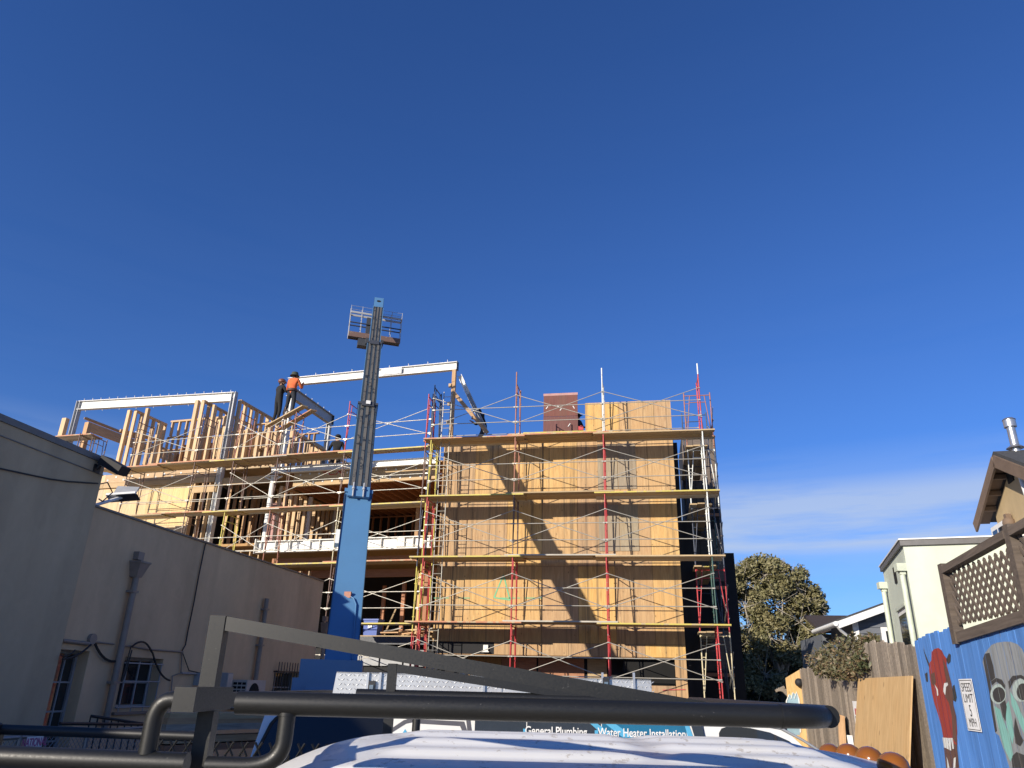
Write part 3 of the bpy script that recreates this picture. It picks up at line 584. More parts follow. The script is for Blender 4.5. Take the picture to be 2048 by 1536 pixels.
for u, z in ((-6.2, 12.2), (-5.6, 11.9), (-5.1, 12.4), (-4.75, 12.2)): stud(u, F3, z, .4, .12, .14, 'fir')
# steel moment frames above: beams with headed studs
def steelbeam(a, b, d, w, mat, nst, name='steel_beam', both=False):
    a, b = Vector(a), Vector(b); m = MB(); c = V(0, 0, -d / 2); ibeam(m, a + c, b + c, d, w, .022, .014)
    if mat == 'steel_white' and False: pass
    o = obj(name, m, mat, bld)
    st = MB()
    for i in range(nst): q = a.lerp(b, (i + .5) / nst); st.tube([q, q + V(0, 0, .11)], .012, 5).tube([q + V(0, 0, .105), q + V(0, 0, .125)], .022, 5)
    if both:
        for i in range(max(3, nst // 2)): q = a.lerp(b, (i + .5) / max(3, nst // 2)) + V(0, 0, -d); st.tube([q, q - V(0, 0, .10)], .012, 5)
    obj('headed_stud', st, 'steel_white', bld); return o
ZB = 14.0
B1a, B1b = atz(160, 803, ZB), atz(470, 785, ZB)
steelbeam(B1a, B1b, .42, .2, 'steel_white', 18, both=True)
for q, m_ in ((B1a, 'steel_grey'), (B1b, 'steel_grey')):
    m = MB(); ibeam(m, V(q.x, q.y, F3), V(q.x, q.y, ZB + .02), .2, .2, .022, .014, WU); obj('steel_column', m, m_, bld)
B2a, B2b = atz(578, 757, ZB), atz(915, 724, ZB)
steelbeam(B2a, B2b, .34, .18, 'steel_white', 9); obj('end_plate', MB().box(B2b + V(.01, 0, -.17), (.02, .2, .36), RW.to_3x3()), 'steel_dark', bld)
mid = B2a.lerp(B2b, .63); obj('bolted_splice', MB().box(mid + V(0, -.10, -.17), (.9, .012, .27), RW.to_3x3()), 'steel_grey', bld)
B3a, B3b = V(-14.72, 27.2, ZB), V(-14.42, 31.1, ZB)
steelbeam(B3a, B3b, .48, .2, 'steel_grey', 7, both=True)
obj('end_plate', MB().box(B3b + V(0, .02, -.24), (.24, .02, .5), RW.to_3x3()), 'steel_dark', bld)
for q, mt in ((B3a + V(.02, .25, 0), 'steel_white'), (B3b + V(0, -.2, 0), 'steel_grey')):
    m = MB(); ibeam(m, V(q.x, q.y, F3), V(q.x, q.y, ZB - .5), .19, .19, .022, .014, WU); obj('steel_column', m, mt, bld)
# temporary timber post carrying the second beam, with a brace
p = V(B2b.x - .1, B2b.y - .0, 0)
bar('prop_post', V(p.x, p.y, TZ), V(p.x, p.y, ZB - .35), .16, .14, 'fir_warm', bld, (1, 0, 0))
bar('prop_brace', V(p.x + .02, p.y - .1, 12.7), aty(975, 866, 25.6), .14, .07, 'fir_warm', bld, (0, 1, 0))
for k in range(3): bar('prop_block', V(p.x - .12, p.y - .1, 11.4 + k * .75), V(p.x - .12, p.y - .1, 11.55 + k * .75), .06, .1, 'fir', bld, (1, 0, 0))

# ------------------------------------------------------------------ loose things on the building
lb = thing('leaning_steel_beam', 'white and grey steel beam leaning beside the timber prop on the tower roof', 'beam', aty(968, 862, 25.9))
m = MB(); a, b_ = aty(920, 752, 25.9), aty(972, 864, 25.9); ibeam(m, a, a.lerp(b_, .33), .17, .22); obj('white_end', m, 'steel_white', lb); m = MB(); ibeam(m, a.lerp(b_, .331), b_, .165, .215); obj('grey_length', m, 'steel_grey', lb)  # first third white, the remaining length grey
pn = thing('standing_panel', 'scuffed dark red plywood panel standing upright on the tower roof', 'panel', V(aty(1121, 862, 26.6).x, 26.6, TZ))
a, b_, c_ = aty(1087, 788, 26.6), aty(1155, 788, 26.6), aty(1155, 862, 26.6); zc = a.z - .95
obj('lower_board', MB().span((a.x, 26.6, TZ), (b_.x, 26.62, zc)), 'ply_red', pn); obj('upper_board', MB().span((a.x + .01, 26.585, zc + .004), (b_.x, 26.605, a.z - .10)), 'ply_red', pn)
obj('top_edge', MB().span((a.x + .0, 26.58, a.z - .096), (b_.x + .01, 26.62, a.z)), 'pink_wrap', pn)
m = MB()
for px, py in ((1092, 818), (1118, 816), (1120, 821), (1149, 817), (1136, 853)): q = aty(px, py, 26.575); m.beam(q, q + V(rnd.uniform(-.12, .12), 0, rnd.uniform(.08, .14)), .004, .025)
obj('chalk_scrawl', m, 'trim_white', pn)
tag(obj('tool_case', MB().box(aty(1162, 858, 24.9) + V(0, 0, .0), (.17, .22, .14)).box(aty(1162, 858, 24.9) + V(0, 0, .10), (.06, .02, .06)), 'tube_red'), 'small red tool case on the top scaffold planks by the red panel', 'tool case')
# blue bin and scrap lumber on the first floor deck
bn = thing('storage_bin', 'blue plastic bin with a white label on the first floor deck', 'bin', bp(.45, F1, -.0)); R = RW.to_3x3(); q = bp(.55, F1, .35)
m = MB(); bt = [q + R @ V(x, y, 0) for x, y in ((-.26, -.2), (.26, -.2), (.26, .2), (-.26, .2))]; tp = [q + R @ V(x * 1.12, y * 1.12, .52) for x, y in ((-.26, -.2), (.26, -.2), (.26, .2), (-.26, .2))]
m.add(bt + tp, [(3, 2, 1, 0), (0, 1, 5, 4), (1, 2, 6, 5), (2, 3, 7, 6), (3, 0, 4, 7), (4, 5, 6, 7)]); plain('bin_blue', (.06, .11, .36), .45)
obj('tub', m, 'bin_blue', bn); obj('lid', MB().box(q + V(0, 0, .545), (.64, .5, .05), R), 'bin_blue', bn); obj('label_card', MB().box(q + R @ V(.0, -.242, .34), (.16, .006, .17), R), 'sign_white', bn)
text_mesh('1', .17, 'ink_black', basis(q + R @ V(.0, -.247, .34), WU, (0, 0, 1)), bn, 'number')
for i in range(14):
    u0 = .9 + rnd.random() * 1.6; a = bp(u0, F1 + .05 + .05 * (i % 4), .05 + rnd.random() * .6); an = rnd.uniform(-.5, .5); ln = rnd.uniform(.4, 1.0)
    b_ = a + (WU * cos(an) - WN * sin(an)) * ln + V(0, 0, rnd.uniform(-.01, .10))
    tag(bar('scrap_lumber', a, b_, rnd.choice((.09, .14, .19)), .04, mk_ := rnd.choice(('fir', 'fir_warm', 'glulam', 'plank_grey')), None), {'fir': 'pale', 'fir_warm': 'reddish', 'glulam': 'tan', 'plank_grey': 'grey'}[mk_] + ' offcut of lumber in the scrap heap beside the blue bin', 'lumber', 'scrap lumber on the first floor deck')
tag(bar('scrap_lumber', bp(.95, F1 + .05, .5), bp(1.25, F1 + .95, .65), .2, .05, 'plank_wood', None), 'short board standing on end in the scrap heap beside the blue bin', 'lumber')

# stair tower in the shade at the back right
st = thing('stair_tower', 'stair tower in black paper and plywood darkened for shade behind the right scaffold', 'building', (2.35, 31, 0))
obj('core', MB().span((1.62, 30.03, 0), (2.98, 33, 11.95)), 'paper_shade_black', st)
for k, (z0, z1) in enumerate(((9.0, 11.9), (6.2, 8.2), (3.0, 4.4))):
    for i in range(3): obj('plywood_sheet', MB().span((1.64 + i * .445, 30.0, z0), (2.07 + i * .445, 30.022, z1)), 'weathered_shade_dark', st)  # plywood coloured dark to carry the tower's shadow
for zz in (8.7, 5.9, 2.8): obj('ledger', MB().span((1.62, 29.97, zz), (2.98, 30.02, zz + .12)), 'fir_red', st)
obj('shaded_slab', MB().span((2.985, 30.2, 0), (3.35, 34, 7.3)), 'paper_shade_black', st)  # black slab, a shadowed side put into its colour
# ------------------------------------------------------------------ scaffolding
FWID = .91
def frame_mesh():
    m = MB(); r = .021
    for x in (0, FWID): m.tube([(x, 0, 0), (x, 0, 2.10)], r, 8)
    m.tube([(0, 0, 2.0), (FWID, 0, 2.0)], r * .9, 6); m.tube([(.16, 0, 1.74), (FWID - .16, 0, 1.74)], r * .8, 6)
    for a, b in ((.20, .0), (FWID - .20, FWID)): m.tube([(a, 0, 2.0), (b + (.02 if b == 0 else -.02), 0, .35)], r * .75, 6)
    for z in (.65, 1.0, 1.35, 1.7): m.tube([(0, 0, z), (.02 + .18 * (z - .35) / 1.65, 0, z)], r * .6, 5)
    for x in (0, FWID):
        for z in (.5, 1.55): m.tube([(x, -.045, z), (x, .045, z)], .012, 5)
    return m
def brace_mesh(ln, h):
    m = MB(); m.tube([(0, 0, 0), (ln, 0, h)], .0135, 6); m.tube([(0, -.035, h), (ln, -.035, 0)], .0135, 6); m.tube([(ln / 2, .02, h / 2), (ln / 2, -.055, h / 2)], .02, 6)
    for x, z, y in ((0, 0, 0), (ln, h, 0), (0, h, -.035), (ln, 0, -.035)): m.box((x, y, z), (.05, .012, .03))
    return m
def rail_mesh(ln):
    m = MB(); m.tube([(0, 0, 0), (ln, 0, 0)], .0155, 6)
    for x in (.03, ln - .03): m.box((x, .0, 0), (.09, .035, .04))
    return m
PW_ = .235
def plank_mb(ln):
    m = MB(); m.box((ln / 2, 0, 0), (ln, PW_, .045)); m.m = [0, 0, 1, 1, 1, 1]; return m
def sc_frame(root, o, ddir, colr): return inst('frame', ('frame', colr), frame_mesh, colr, root, basis(o, ddir, Vector((0, 0, 1)).cross(ddir)))
def sc_brace(root, a, udir, ln, h=1.05, mat='galv'): return inst('cross_brace', ('brace', round(ln, 2), h, mat), lambda: brace_mesh(ln, h), mat, root, basis(a, udir, Vector((0, 0, 1)).cross(udir)))
def sc_rail(root, a, udir, ln, mat='galv'): return inst('guard_rail', ('rail', round(ln, 2), mat), lambda: rail_mesh(ln), mat, root, basis(a, udir, Vector((0, 0, 1)).cross(udir)))
def sc_plank(root, a, b, edge, wood='plank_wood'):
    M, ln = frame(a, b); ln = round(ln, 1)
    return inst('plank', ('plank', ln, edge, wood), lambda: plank_mb(ln), [wood, edge], root, M)
def deck(root, o, udir, ddir, u0, u1, z, edges, n=4, woods=('plank_wood', 'plank_wood', 'plank_grey'), y0=-.06, gap=.012):
    for i in range(n):
        j = rnd.uniform(-.10, .10) if i else 0; y = y0 + PW_ / 2 + i * (PW_ + gap)
        a = Vector(o) + udir * (u0 + j) + ddir * y + V(0, 0, z + .046 + rnd.uniform(-.004, .004)); b = a + udir * (u1 - u0); b.z += rnd.uniform(-.01, .01)
        sc_plank(root, a, b, edges if i == 0 else rnd.choice(('plank_wood', 'paint_yellow', 'plank_wood', 'paint_orange')), rnd.choice(woods))
LV = [0, 2.05, 4.10, 6.15, 8.20, 10.25]
YS = 23.97; EX, EY = V(1, 0, 0), V(0, 1, 0)
ts = thing('tower_scaffold', 'scaffold of red, white and green frames with timber planks in front of the plywood tower', 'scaffold', (-2.6, YS, 0))
TXS = [-7.28, -4.28, -1.26, 2.0]
TC = [['tube_brown', 'tube_red', 'tube_red', 'tube_red', 'tube_yellow', 'tube_navy'], ['tube_red', 'tube_red', 'tube_red', 'tube_brown', 'tube_rust', 'tube_rust'],
      ['tube_red'] * 5 + ['tube_white'], ['tube_red', 'tube_red', 'tube_green', 'tube_white', 'tube_white', 'tube_red']]
for i, x in enumerate(TXS):
    for k, z in enumerate(LV): sc_frame(ts, V(x, YS, z), EY, TC[i][k])
    obj('base_jack', MB().box((x, YS, .012), (.15, .15, .02)).box((x, YS + FWID, .012), (.15, .15, .02)), 'galv', ts)
for i in range(3):
    ln = TXS[i + 1] - TXS[i]
    for z in LV:
        sc_brace(ts, V(TXS[i], YS - .03, z + .50), EX, ln)
        if z > 1: sc_rail(ts, V(TXS[i], YS - .045, z + .56), EX, ln); sc_rail(ts, V(TXS[i], YS - .045, z + 1.10), EX, ln)
        if z == 10.25: sc_rail(ts, V(TXS[i], YS + FWID + .03, z + .45), EX, ln)
# upright extensions above the top frames
for x, h, mt in ((TXS[1], .35, 'tube_rust'), (TXS[2], .35, 'tube_white'), (TXS[3], .35, 'tube_white')): obj('upright', MB().tube([(x, YS, 12.3), (x, YS, 12.35 + h)], .024, 8), mt, ts)
ED = {10.25: ['paint_orange', 'paint_orange', 'plank_wood'], 8.20: ['paint_yellow', 'plank_wood', 'paint_yellow'], 6.15: ['paint_yellow', 'plank_grey', 'plank_wood'], 4.10: ['paint_orange', 'plank_grey', 'paint_yellow']}
for z, e in ED.items():
    deck(ts, V(0, YS, z), EX, EY, -7.55 if z > 8 else -7.75, -3.95, 0, e[0]); deck(ts, V(0, YS + .02, z + .045), EX, EY, -4.55, -.95, 0, e[1]); deck(ts, V(0, YS + .0, z), EX, EY, -1.6, 2.36, 0, e[2])
deck(ts, V(0, YS + .02, 10.345), EX, EY, -4.0, -1.55, 0, 'paint_yellow', 2)
ld = obj('ladder', (lambda m: [m.tube([(-7.02, YS + .35, .1), (-7.02, YS + .35, 12.2)], .018, 6), m.tube([(-6.72, YS + .35, .1), (-6.72, YS + .35, 12.2)], .018, 6)] and [m.tube([(-7.02, YS + .35, .3 + k * .3), (-6.72, YS + .35, .3 + k * .3)], .012, 5) for k in range(40)] and m)(MB()), 'galv', ts)
for z in LV: sc_frame(ts, V(-7.52, YS + .12, z - .3), EY, TC[0][(int(z / 2.05) + 2) % 6])
# return scaffold down the side of the tower
ss = thing('side_scaffold', 'narrow scaffold with rust, white and red frames along the right side of the tower', 'scaffold', (2.05, 27, 0))
SC = [['tube_cream', 'tube_cream', 'tube_red', 'tube_navy', 'tube_white', 'tube_rust'], ['tube_brown', 'tube_navy', 'tube_navy', 'tube_green', 'tube_navy', 'tube_navy'], ['tube_navy', 'tube_brown', 'tube_navy', 'tube_navy', 'tube_navy', 'tube_navy']]
for j, yy in enumerate((25.55, 27.65, 29.75)):
    for k, z in enumerate(LV):
        if j == 2 and k == 5: continue
        sc_frame(ss, V(1.58, yy, z - .12), EX, SC[j][k])
for j in range(2):
    for z in LV:
        sc_brace(ss, V(1.58 + FWID + .03, 25.55 + 2.1 * j, z + .35), EY, 2.1, 1.05, 'tube_navy' if j else 'galv')
        if z > 1: sc_rail(ss, V(1.58 + FWID + .045, 25.55 + 2.1 * j, z + .95), EY, 2.1, 'tube_navy')
for z in LV[1:]: deck(ss, V(1.58, 25.3, z - .12), EY, V(1, 0, 0), 0, 4.6, 0, 'plank_wood', 3)
# scaffold of the timber wing
ws = thing('wing_scaffold', 'scaffold of rust, navy and yellow frames in front of the timber wing', 'scaffold', WO + WU * -3)
WD = -WN
US = [(-10.35, 'tube_brown'), (-7.12, 'tube_brown'), (-5.3, 'tube_rust'), (-3.3, 'tube_rust'), (-.45, 'tube_rust'), (3.0, 'tube_navy')]
WC = {-10.35: ['tube_brown'] * 6, -7.12: ['tube_brown'] * 6, -5.3: ['tube_yellow', 'tube_yellow', 'tube_yellow', 'tube_yellow', 'tube_brown', 'tube_rust'], -3.3: ['tube_rust', 'tube_rust', 'tube_rust', 'tube_rust', 'tube_brown', 'tube_brown'],
      -.45: ['tube_brown', 'tube_rust', 'tube_brown', 'tube_cream', 'tube_brown', 'tube_red'], 3.0: ['tube_yellow', 'tube_rust', 'tube_yellow', 'tube_yellow', 'tube_navy', 'tube_navy']}
def wp(u, z, y=0.): return WO + WU * u + WD * y + V(0, 0, z)
for u, _ in US:
    for k, z in enumerate(LV): sc_frame(ws, wp(u, z), WD, WC[u][k])
for i in range(5):
    u0, u1 = US[i][0], US[i + 1][0]; ln = u1 - u0
    for z in LV:
        if i != 1: sc_brace(ws, wp(u0, z + .50, -.03), WU, ln)
        if z > 1: sc_rail(ws, wp(u0, z + .55, -.045), WU, ln); sc_rail(ws, wp(u0, z + 1.08, -.045), WU, ln)
        if z in (8.2, 6.15) and i in (0, 2): sc_rail(ws, wp(u0, z + .75, FWID + .03), WU, ln)
for z, segs in {10.25: [(-11.9, -8.9, 'paint_orange', 0), (-9.4, -5.9, 'paint_orange', .045), (-6.4, -4.9, 'paint_yellow', 0), (-5.7, -2.9, 'plank_grey', 0.02), (-3.6, -.1, 'paint_orange', .05), (-.7, 3.2, 'paint_yellow', 0)],
                8.20: [(-11.9, -8.2, 'plank_wood', 0), (-8.9, -5.9, 'paint_orange', .045), (-6.3, -4.7, 'paint_yellow', 0), (-5.6, -2.9, 'plank_grey', .02), (-3.7, -.1, 'paint_orange', .05), (-.8, 3.3, 'paint_yellow', 0)],
                6.15: [(-3.6, -.1, 'paint_yellow', 0), (-.8, 3.3, 'paint_orange', .045)], 4.10: [(.3, 3.2, 'paint_yellow', 0)]}.items():
    for u0, u1, e, dz in segs: deck(ws, wp(0, z + dz), WU, WD, u0, u1, 0, e, 2 if z == 4.10 or (u0 > -1 and z > 10) else (3 if z < 9 else 4))
# inner lift on the third floor, with the planks the two men stand on
il = thing('inner_scaffold', 'short scaffold with two raised planks on the third floor under two workers', 'scaffold', (-14.6, 25.9, F3))
ZI = 11.95; a0, a1 = atz(535, 853, ZI), atz(610, 812, ZI); b0, b1 = atz(556, 862, ZI), atz(628, 820, ZI)
dd = (a1 - a0).normalized(); pdir = V(-dd.y, dd.x, 0)
for p_, q_, e in ((a0, a1, 'plank_wood'), (b0, b1, 'paint_orange')): M, ln = frame(p_, q_); inst('plank', ('wplank', round(ln, 2), e), lambda: plank_mb(ln), ['plank_wood', e], il, M)
for t in (.12, .80):
    q = a0.lerp(a1, t); q2 = b0.lerp(b1, t - .05)
    obj('trestle', MB().tube([V(q.x, q.y, F3), q + V(0, 0, -.03)], .021, 6).tube([V(q2.x, q2.y, F3), q2 + V(0, 0, -.03)], .021, 6).tube([q - dd * .0 - V(0, 0, .045), q2 - V(0, 0, .045)], .02, 6).tube([V(q.x, q.y, F3 + .9), V(q2.x, q2.y, F3 + .9)], .016, 6).tube([V(q.x, q.y, F3 + .2), q2 - V(0, 0, .3)], .014, 5), 'tube_rust', il)
obj('low_plank', MB().beam(atz(512, 897, F3 + .9), atz(560, 915, F3 + .9), .24, .045).beam(atz(528, 893, F3 + .9), atz(578, 912, F3 + .9), .24, .045), 'plank_wood', il)
# far left lift above the slate roof
fs = thing('far_scaffold', 'end of a scaffold lift showing over the slate roof beside the first steel frame', 'scaffold', (-25, 27, 0))
q0, q1 = atz(115, 874, 12.1), atz(187, 869, 12.1)
for k in range(3): M, ln = frame(q0 + V(0, .25 * k, 0), q1 + V(0, .25 * k, 0)); inst('plank', ('fplank', k), lambda: plank_mb(round(ln, 1)), ['plank_grey', 'paint_orange'], fs, M)
for q in (atz(160, 870, 12.05), atz(186, 872, 12.05)): sc_frame(fs, V(q.x, q.y, 10.05), EY, 'tube_brown')
for q in (q0.lerp(q1, .5), q1): obj('leg', MB().tube([V(q.x, q.y + .4, 10.3), V(q.x, q.y + .4, 12.05)], .022, 6), 'tube_brown', fs)

# ------------------------------------------------------------------ boom lift
def bl(z): return V(-5.08, 12.41, 0) + V(-.2638, .6520, 1.0) * z
bo = thing('boom_lift', 'blue telescopic boom lift with its empty basket raised above the building', 'boom lift', (-5.6, 13, 0))
BD = V(-.2638, .6520, 1.0).normalized(); BS = V(.93, .40, 0); BS = (BS - BD * BS.dot(BD)).normalized(); BU = BD.cross(BS); BU = BU if BU.z > 0 else -BU
def bsec(z0, z1, w, h, name, mat, off=0.): a, b = bl(z0), bl(z1); m = MB(); m.beam(a + BU * off, b + BU * off, w, h, BU); return obj(name, m, mat, bo)
s1 = bsec(2.35, 6.25, .60, .60, 'boom_base_section', 'boom_blue')
m = MB()
for s_ in (-1, 1): m.beam(bl(2.6) + BS * s_ * .306 + BU * .30, bl(6.2) + BS * s_ * .306 + BU * .30, .012, .05, BU)
obj('edge_rib', m, 'boom_tele', s1)
m = MB(); c = bl(6.3); m.beam(c - BD * .06, c + BD * .06, .66, .68, BU); m.beam(c + BU * .36 - BD * .25, c + BU * .36 + BD * .10, .5, .06, BU); obj('wear_collar', m, 'boom_blue', bo)
m = MB()
for s_ in (-.13, .11): q = c + BU * .42 + BS * s_; m.tube([q - BD * .3, q + BD * .18], .022, 6); m.tube([q - BD * .06, q + BD * .0], .04, 6)
obj('chain_adjuster', m, 'steel_grey', bo)
s2 = bsec(6.0, 9.35, .50, .50, 'boom_mid_section', 'boom_tele'); s3 = bsec(9.2, 12.2, .43, .43, 'boom_mid_section', 'boom_tele'); s4 = bsec(12.0, 14.82, .335, .36, 'boom_fly_section', 'boom_tele')
for za, zb, w, h, p_ in ((6.3, 9.35, .50, .50, s2), (9.3, 12.2, .43, .43, s3), (12.2, 14.3, .335, .36, s4)):
    m = MB()
    for s_ in (-.30, .0, .30): m.beam(bl(za) + BS * w * s_ + BU * (h / 2 + .006), bl(zb) + BS * w * s_ + BU * (h / 2 + .006), w * .15, .016, BU)
    obj('slide_rail', m, 'boom_grease', p_); m = MB()
    for s_ in (-1, 1): m.beam(bl(za) + BS * s_ * (w / 2 + .004) + BU * h * .42, bl(zb) + BS * s_ * (w / 2 + .004) + BU * h * .42, .02, .06, BU)
    obj('edge_rib', m, 'boom_blue', p_)
for z, w in ((9.35, .56), (12.2, .47)): c = bl(z); obj('wear_collar', MB().beam(c - BD * .05, c + BD * .05, w, w, BU).beam(c + BU * w * .5 - BD * .16, c + BU * w * .5 + BD * .06, w * .6, .05, BU), 'steel_dark', bo)
c = bl(9.25) + BU * .34; obj('name_plate', MB().beam(c, c + BD * .16, .12, .01, BU), 'steel_white', bo)
obj('tip_plate', MB().beam(bl(14.25) + BU * .19, bl(14.825) + BU * .19, .32, .012, BU), 'boom_blue', bo)
q = bl(14.6) + BU * .198; m = MB(); m.tube([q, q + BU * .003], .075, 12); obj('lifting_eye', m, 'void_black', bo)
c = bl(3.75) + BU * .31; obj('hose_clamp', MB().box(c, (.14, .05, .12)), 'tube_rust', bo); obj('hose', MB().tube([c, c + BS * .12 - BD * .1 + BU * .02, c + BS * .18 - BD * .25 + BU * .02, bl(2.5) + BS * .2 + BU * .32], .014, 6), 'boom_blue', bo)
obj('sensor_box', MB().beam(bl(5.1) - BS * .36, bl(5.45) - BS * .36, .09, .12, BU), 'steel_white', bo)
# basket, hung behind the boom tip
ka, kb = atz(697, 668, 13.45), atz(800, 684, 13.45); ux = (kb - ka).normalized(); kw = (kb - ka).length; uy = V(-ux.y, ux.x, 0); bk = obj('basket_floor', MB().box((ka + kb) / 2 + uy * .13 + V(0, 0, -.03), (kw, .26, .03), basis((0, 0, 0), ux, uy).to_3x3()), 'steel_dark', bo)
Rb = basis((0, 0, 0), ux, uy).to_3x3()
m = MB()
for dy in (0, .26):
    for zz, hh in ((.03, .19), ): m.box((ka + kb) / 2 + uy * dy + V(0, 0, zz), (kw, .02, hh), Rb)
obj('toe_board', m, 'tube_brown', bo)
m = MB()
for dy in (0, .26):
    m.tube([ka + uy * dy + V(0, 0, .48), kb + uy * dy + V(0, 0, .48)], .025, 6)
obj('mid_rail', m, 'steel_dark', bo); m = MB()
for dy in (0, .26): m.beam(ka + uy * dy + V(0, 0, .88), kb + uy * dy + V(0, 0, .88), .03, .07); m.tube([ka + uy * dy + V(0, 0, 1.12), kb + uy * dy + V(0, 0, 1.12)], .006, 5)
for P_ in (ka, kb): m.tube([P_ + V(0, 0, .88), P_ + uy * .26 + V(0, 0, .88)], .022, 6); m.tube([P_ + V(0, 0, .48), P_ + uy * .26 + V(0, 0, .48)], .018, 6)
obj('top_rail', m, 'steel_grey', bo)
for P_ in (ka, kb, ka.lerp(kb, .22), ka.lerp(kb, .8)):
    for dy in (0, .26): obj('rail_post', MB().tube([P_ + uy * dy + V(0, 0, -.06), P_ + uy * dy + V(0, 0, 1.14)], .010, 6), 'steel_grey', bo)
q = ka.lerp(kb, .36) + uy * .1; obj('control_box', MB().box(q + V(0, 0, .45), (.14, .16, .62), Rb).box(q + V(-.1, 0, -.22), (.42, .3, .26), Rb), 'steel_dark', bo)
obj('rotator', MB().tube([bl(13.2) - BU * .1, ka.lerp(kb, .5) + V(0, 0, -.15)], .11, 10).box(ka.lerp(kb, .5) + V(0, 0, -.2), (.6, .3, .2), Rb), 'steel_dark', bo)
# turntable and chassis
RH = basis((0, 0, 0), V(cos(.35), sin(.35), 0), V(-sin(.35), cos(.35), 0)).to_3x3(); tc_ = V(-5.55, 13.6, 0)
obj('turntable', MB().box(tc_ + V(-.1, -.1, 1.8), (1.05, 1.3, 1.7), RH).box(tc_ + V(-.1, -.75, 1.7), (.8, .1, 1.3), RH), 'boom_blue', bo); obj('cover_seam', MB().box(tc_ + V(.02, -.82, 2.0), (.5, .03, .5), RH), 'boom_blue', bo)
obj('counterweight', MB().box(tc_ + V(.15, -1.3, 1.35), (1.5, .9, .8), RH), 'boom_blue', bo); obj('chassis', MB().box(tc_ + V(0, 0, .7), (1.7, 3.2, .4), RH), 'steel_dark', bo)
for sx in (-1, 1):
    for sy in (-1, 1):
        q = tc_ + RH @ V(sx * 1.05, sy * 1.2, .5); wh = obj('wheel', MB().tube([q - RH @ V(.18, 0, 0), q + RH @ V(.18, 0, 0)], .5, 20), 'rubber', bo); obj('rim', MB().tube([q + RH @ V(.17 * sx, 0, 0), q + RH @ V(.20 * sx, 0, 0)], .26, 14), 'boom_blue', wh)

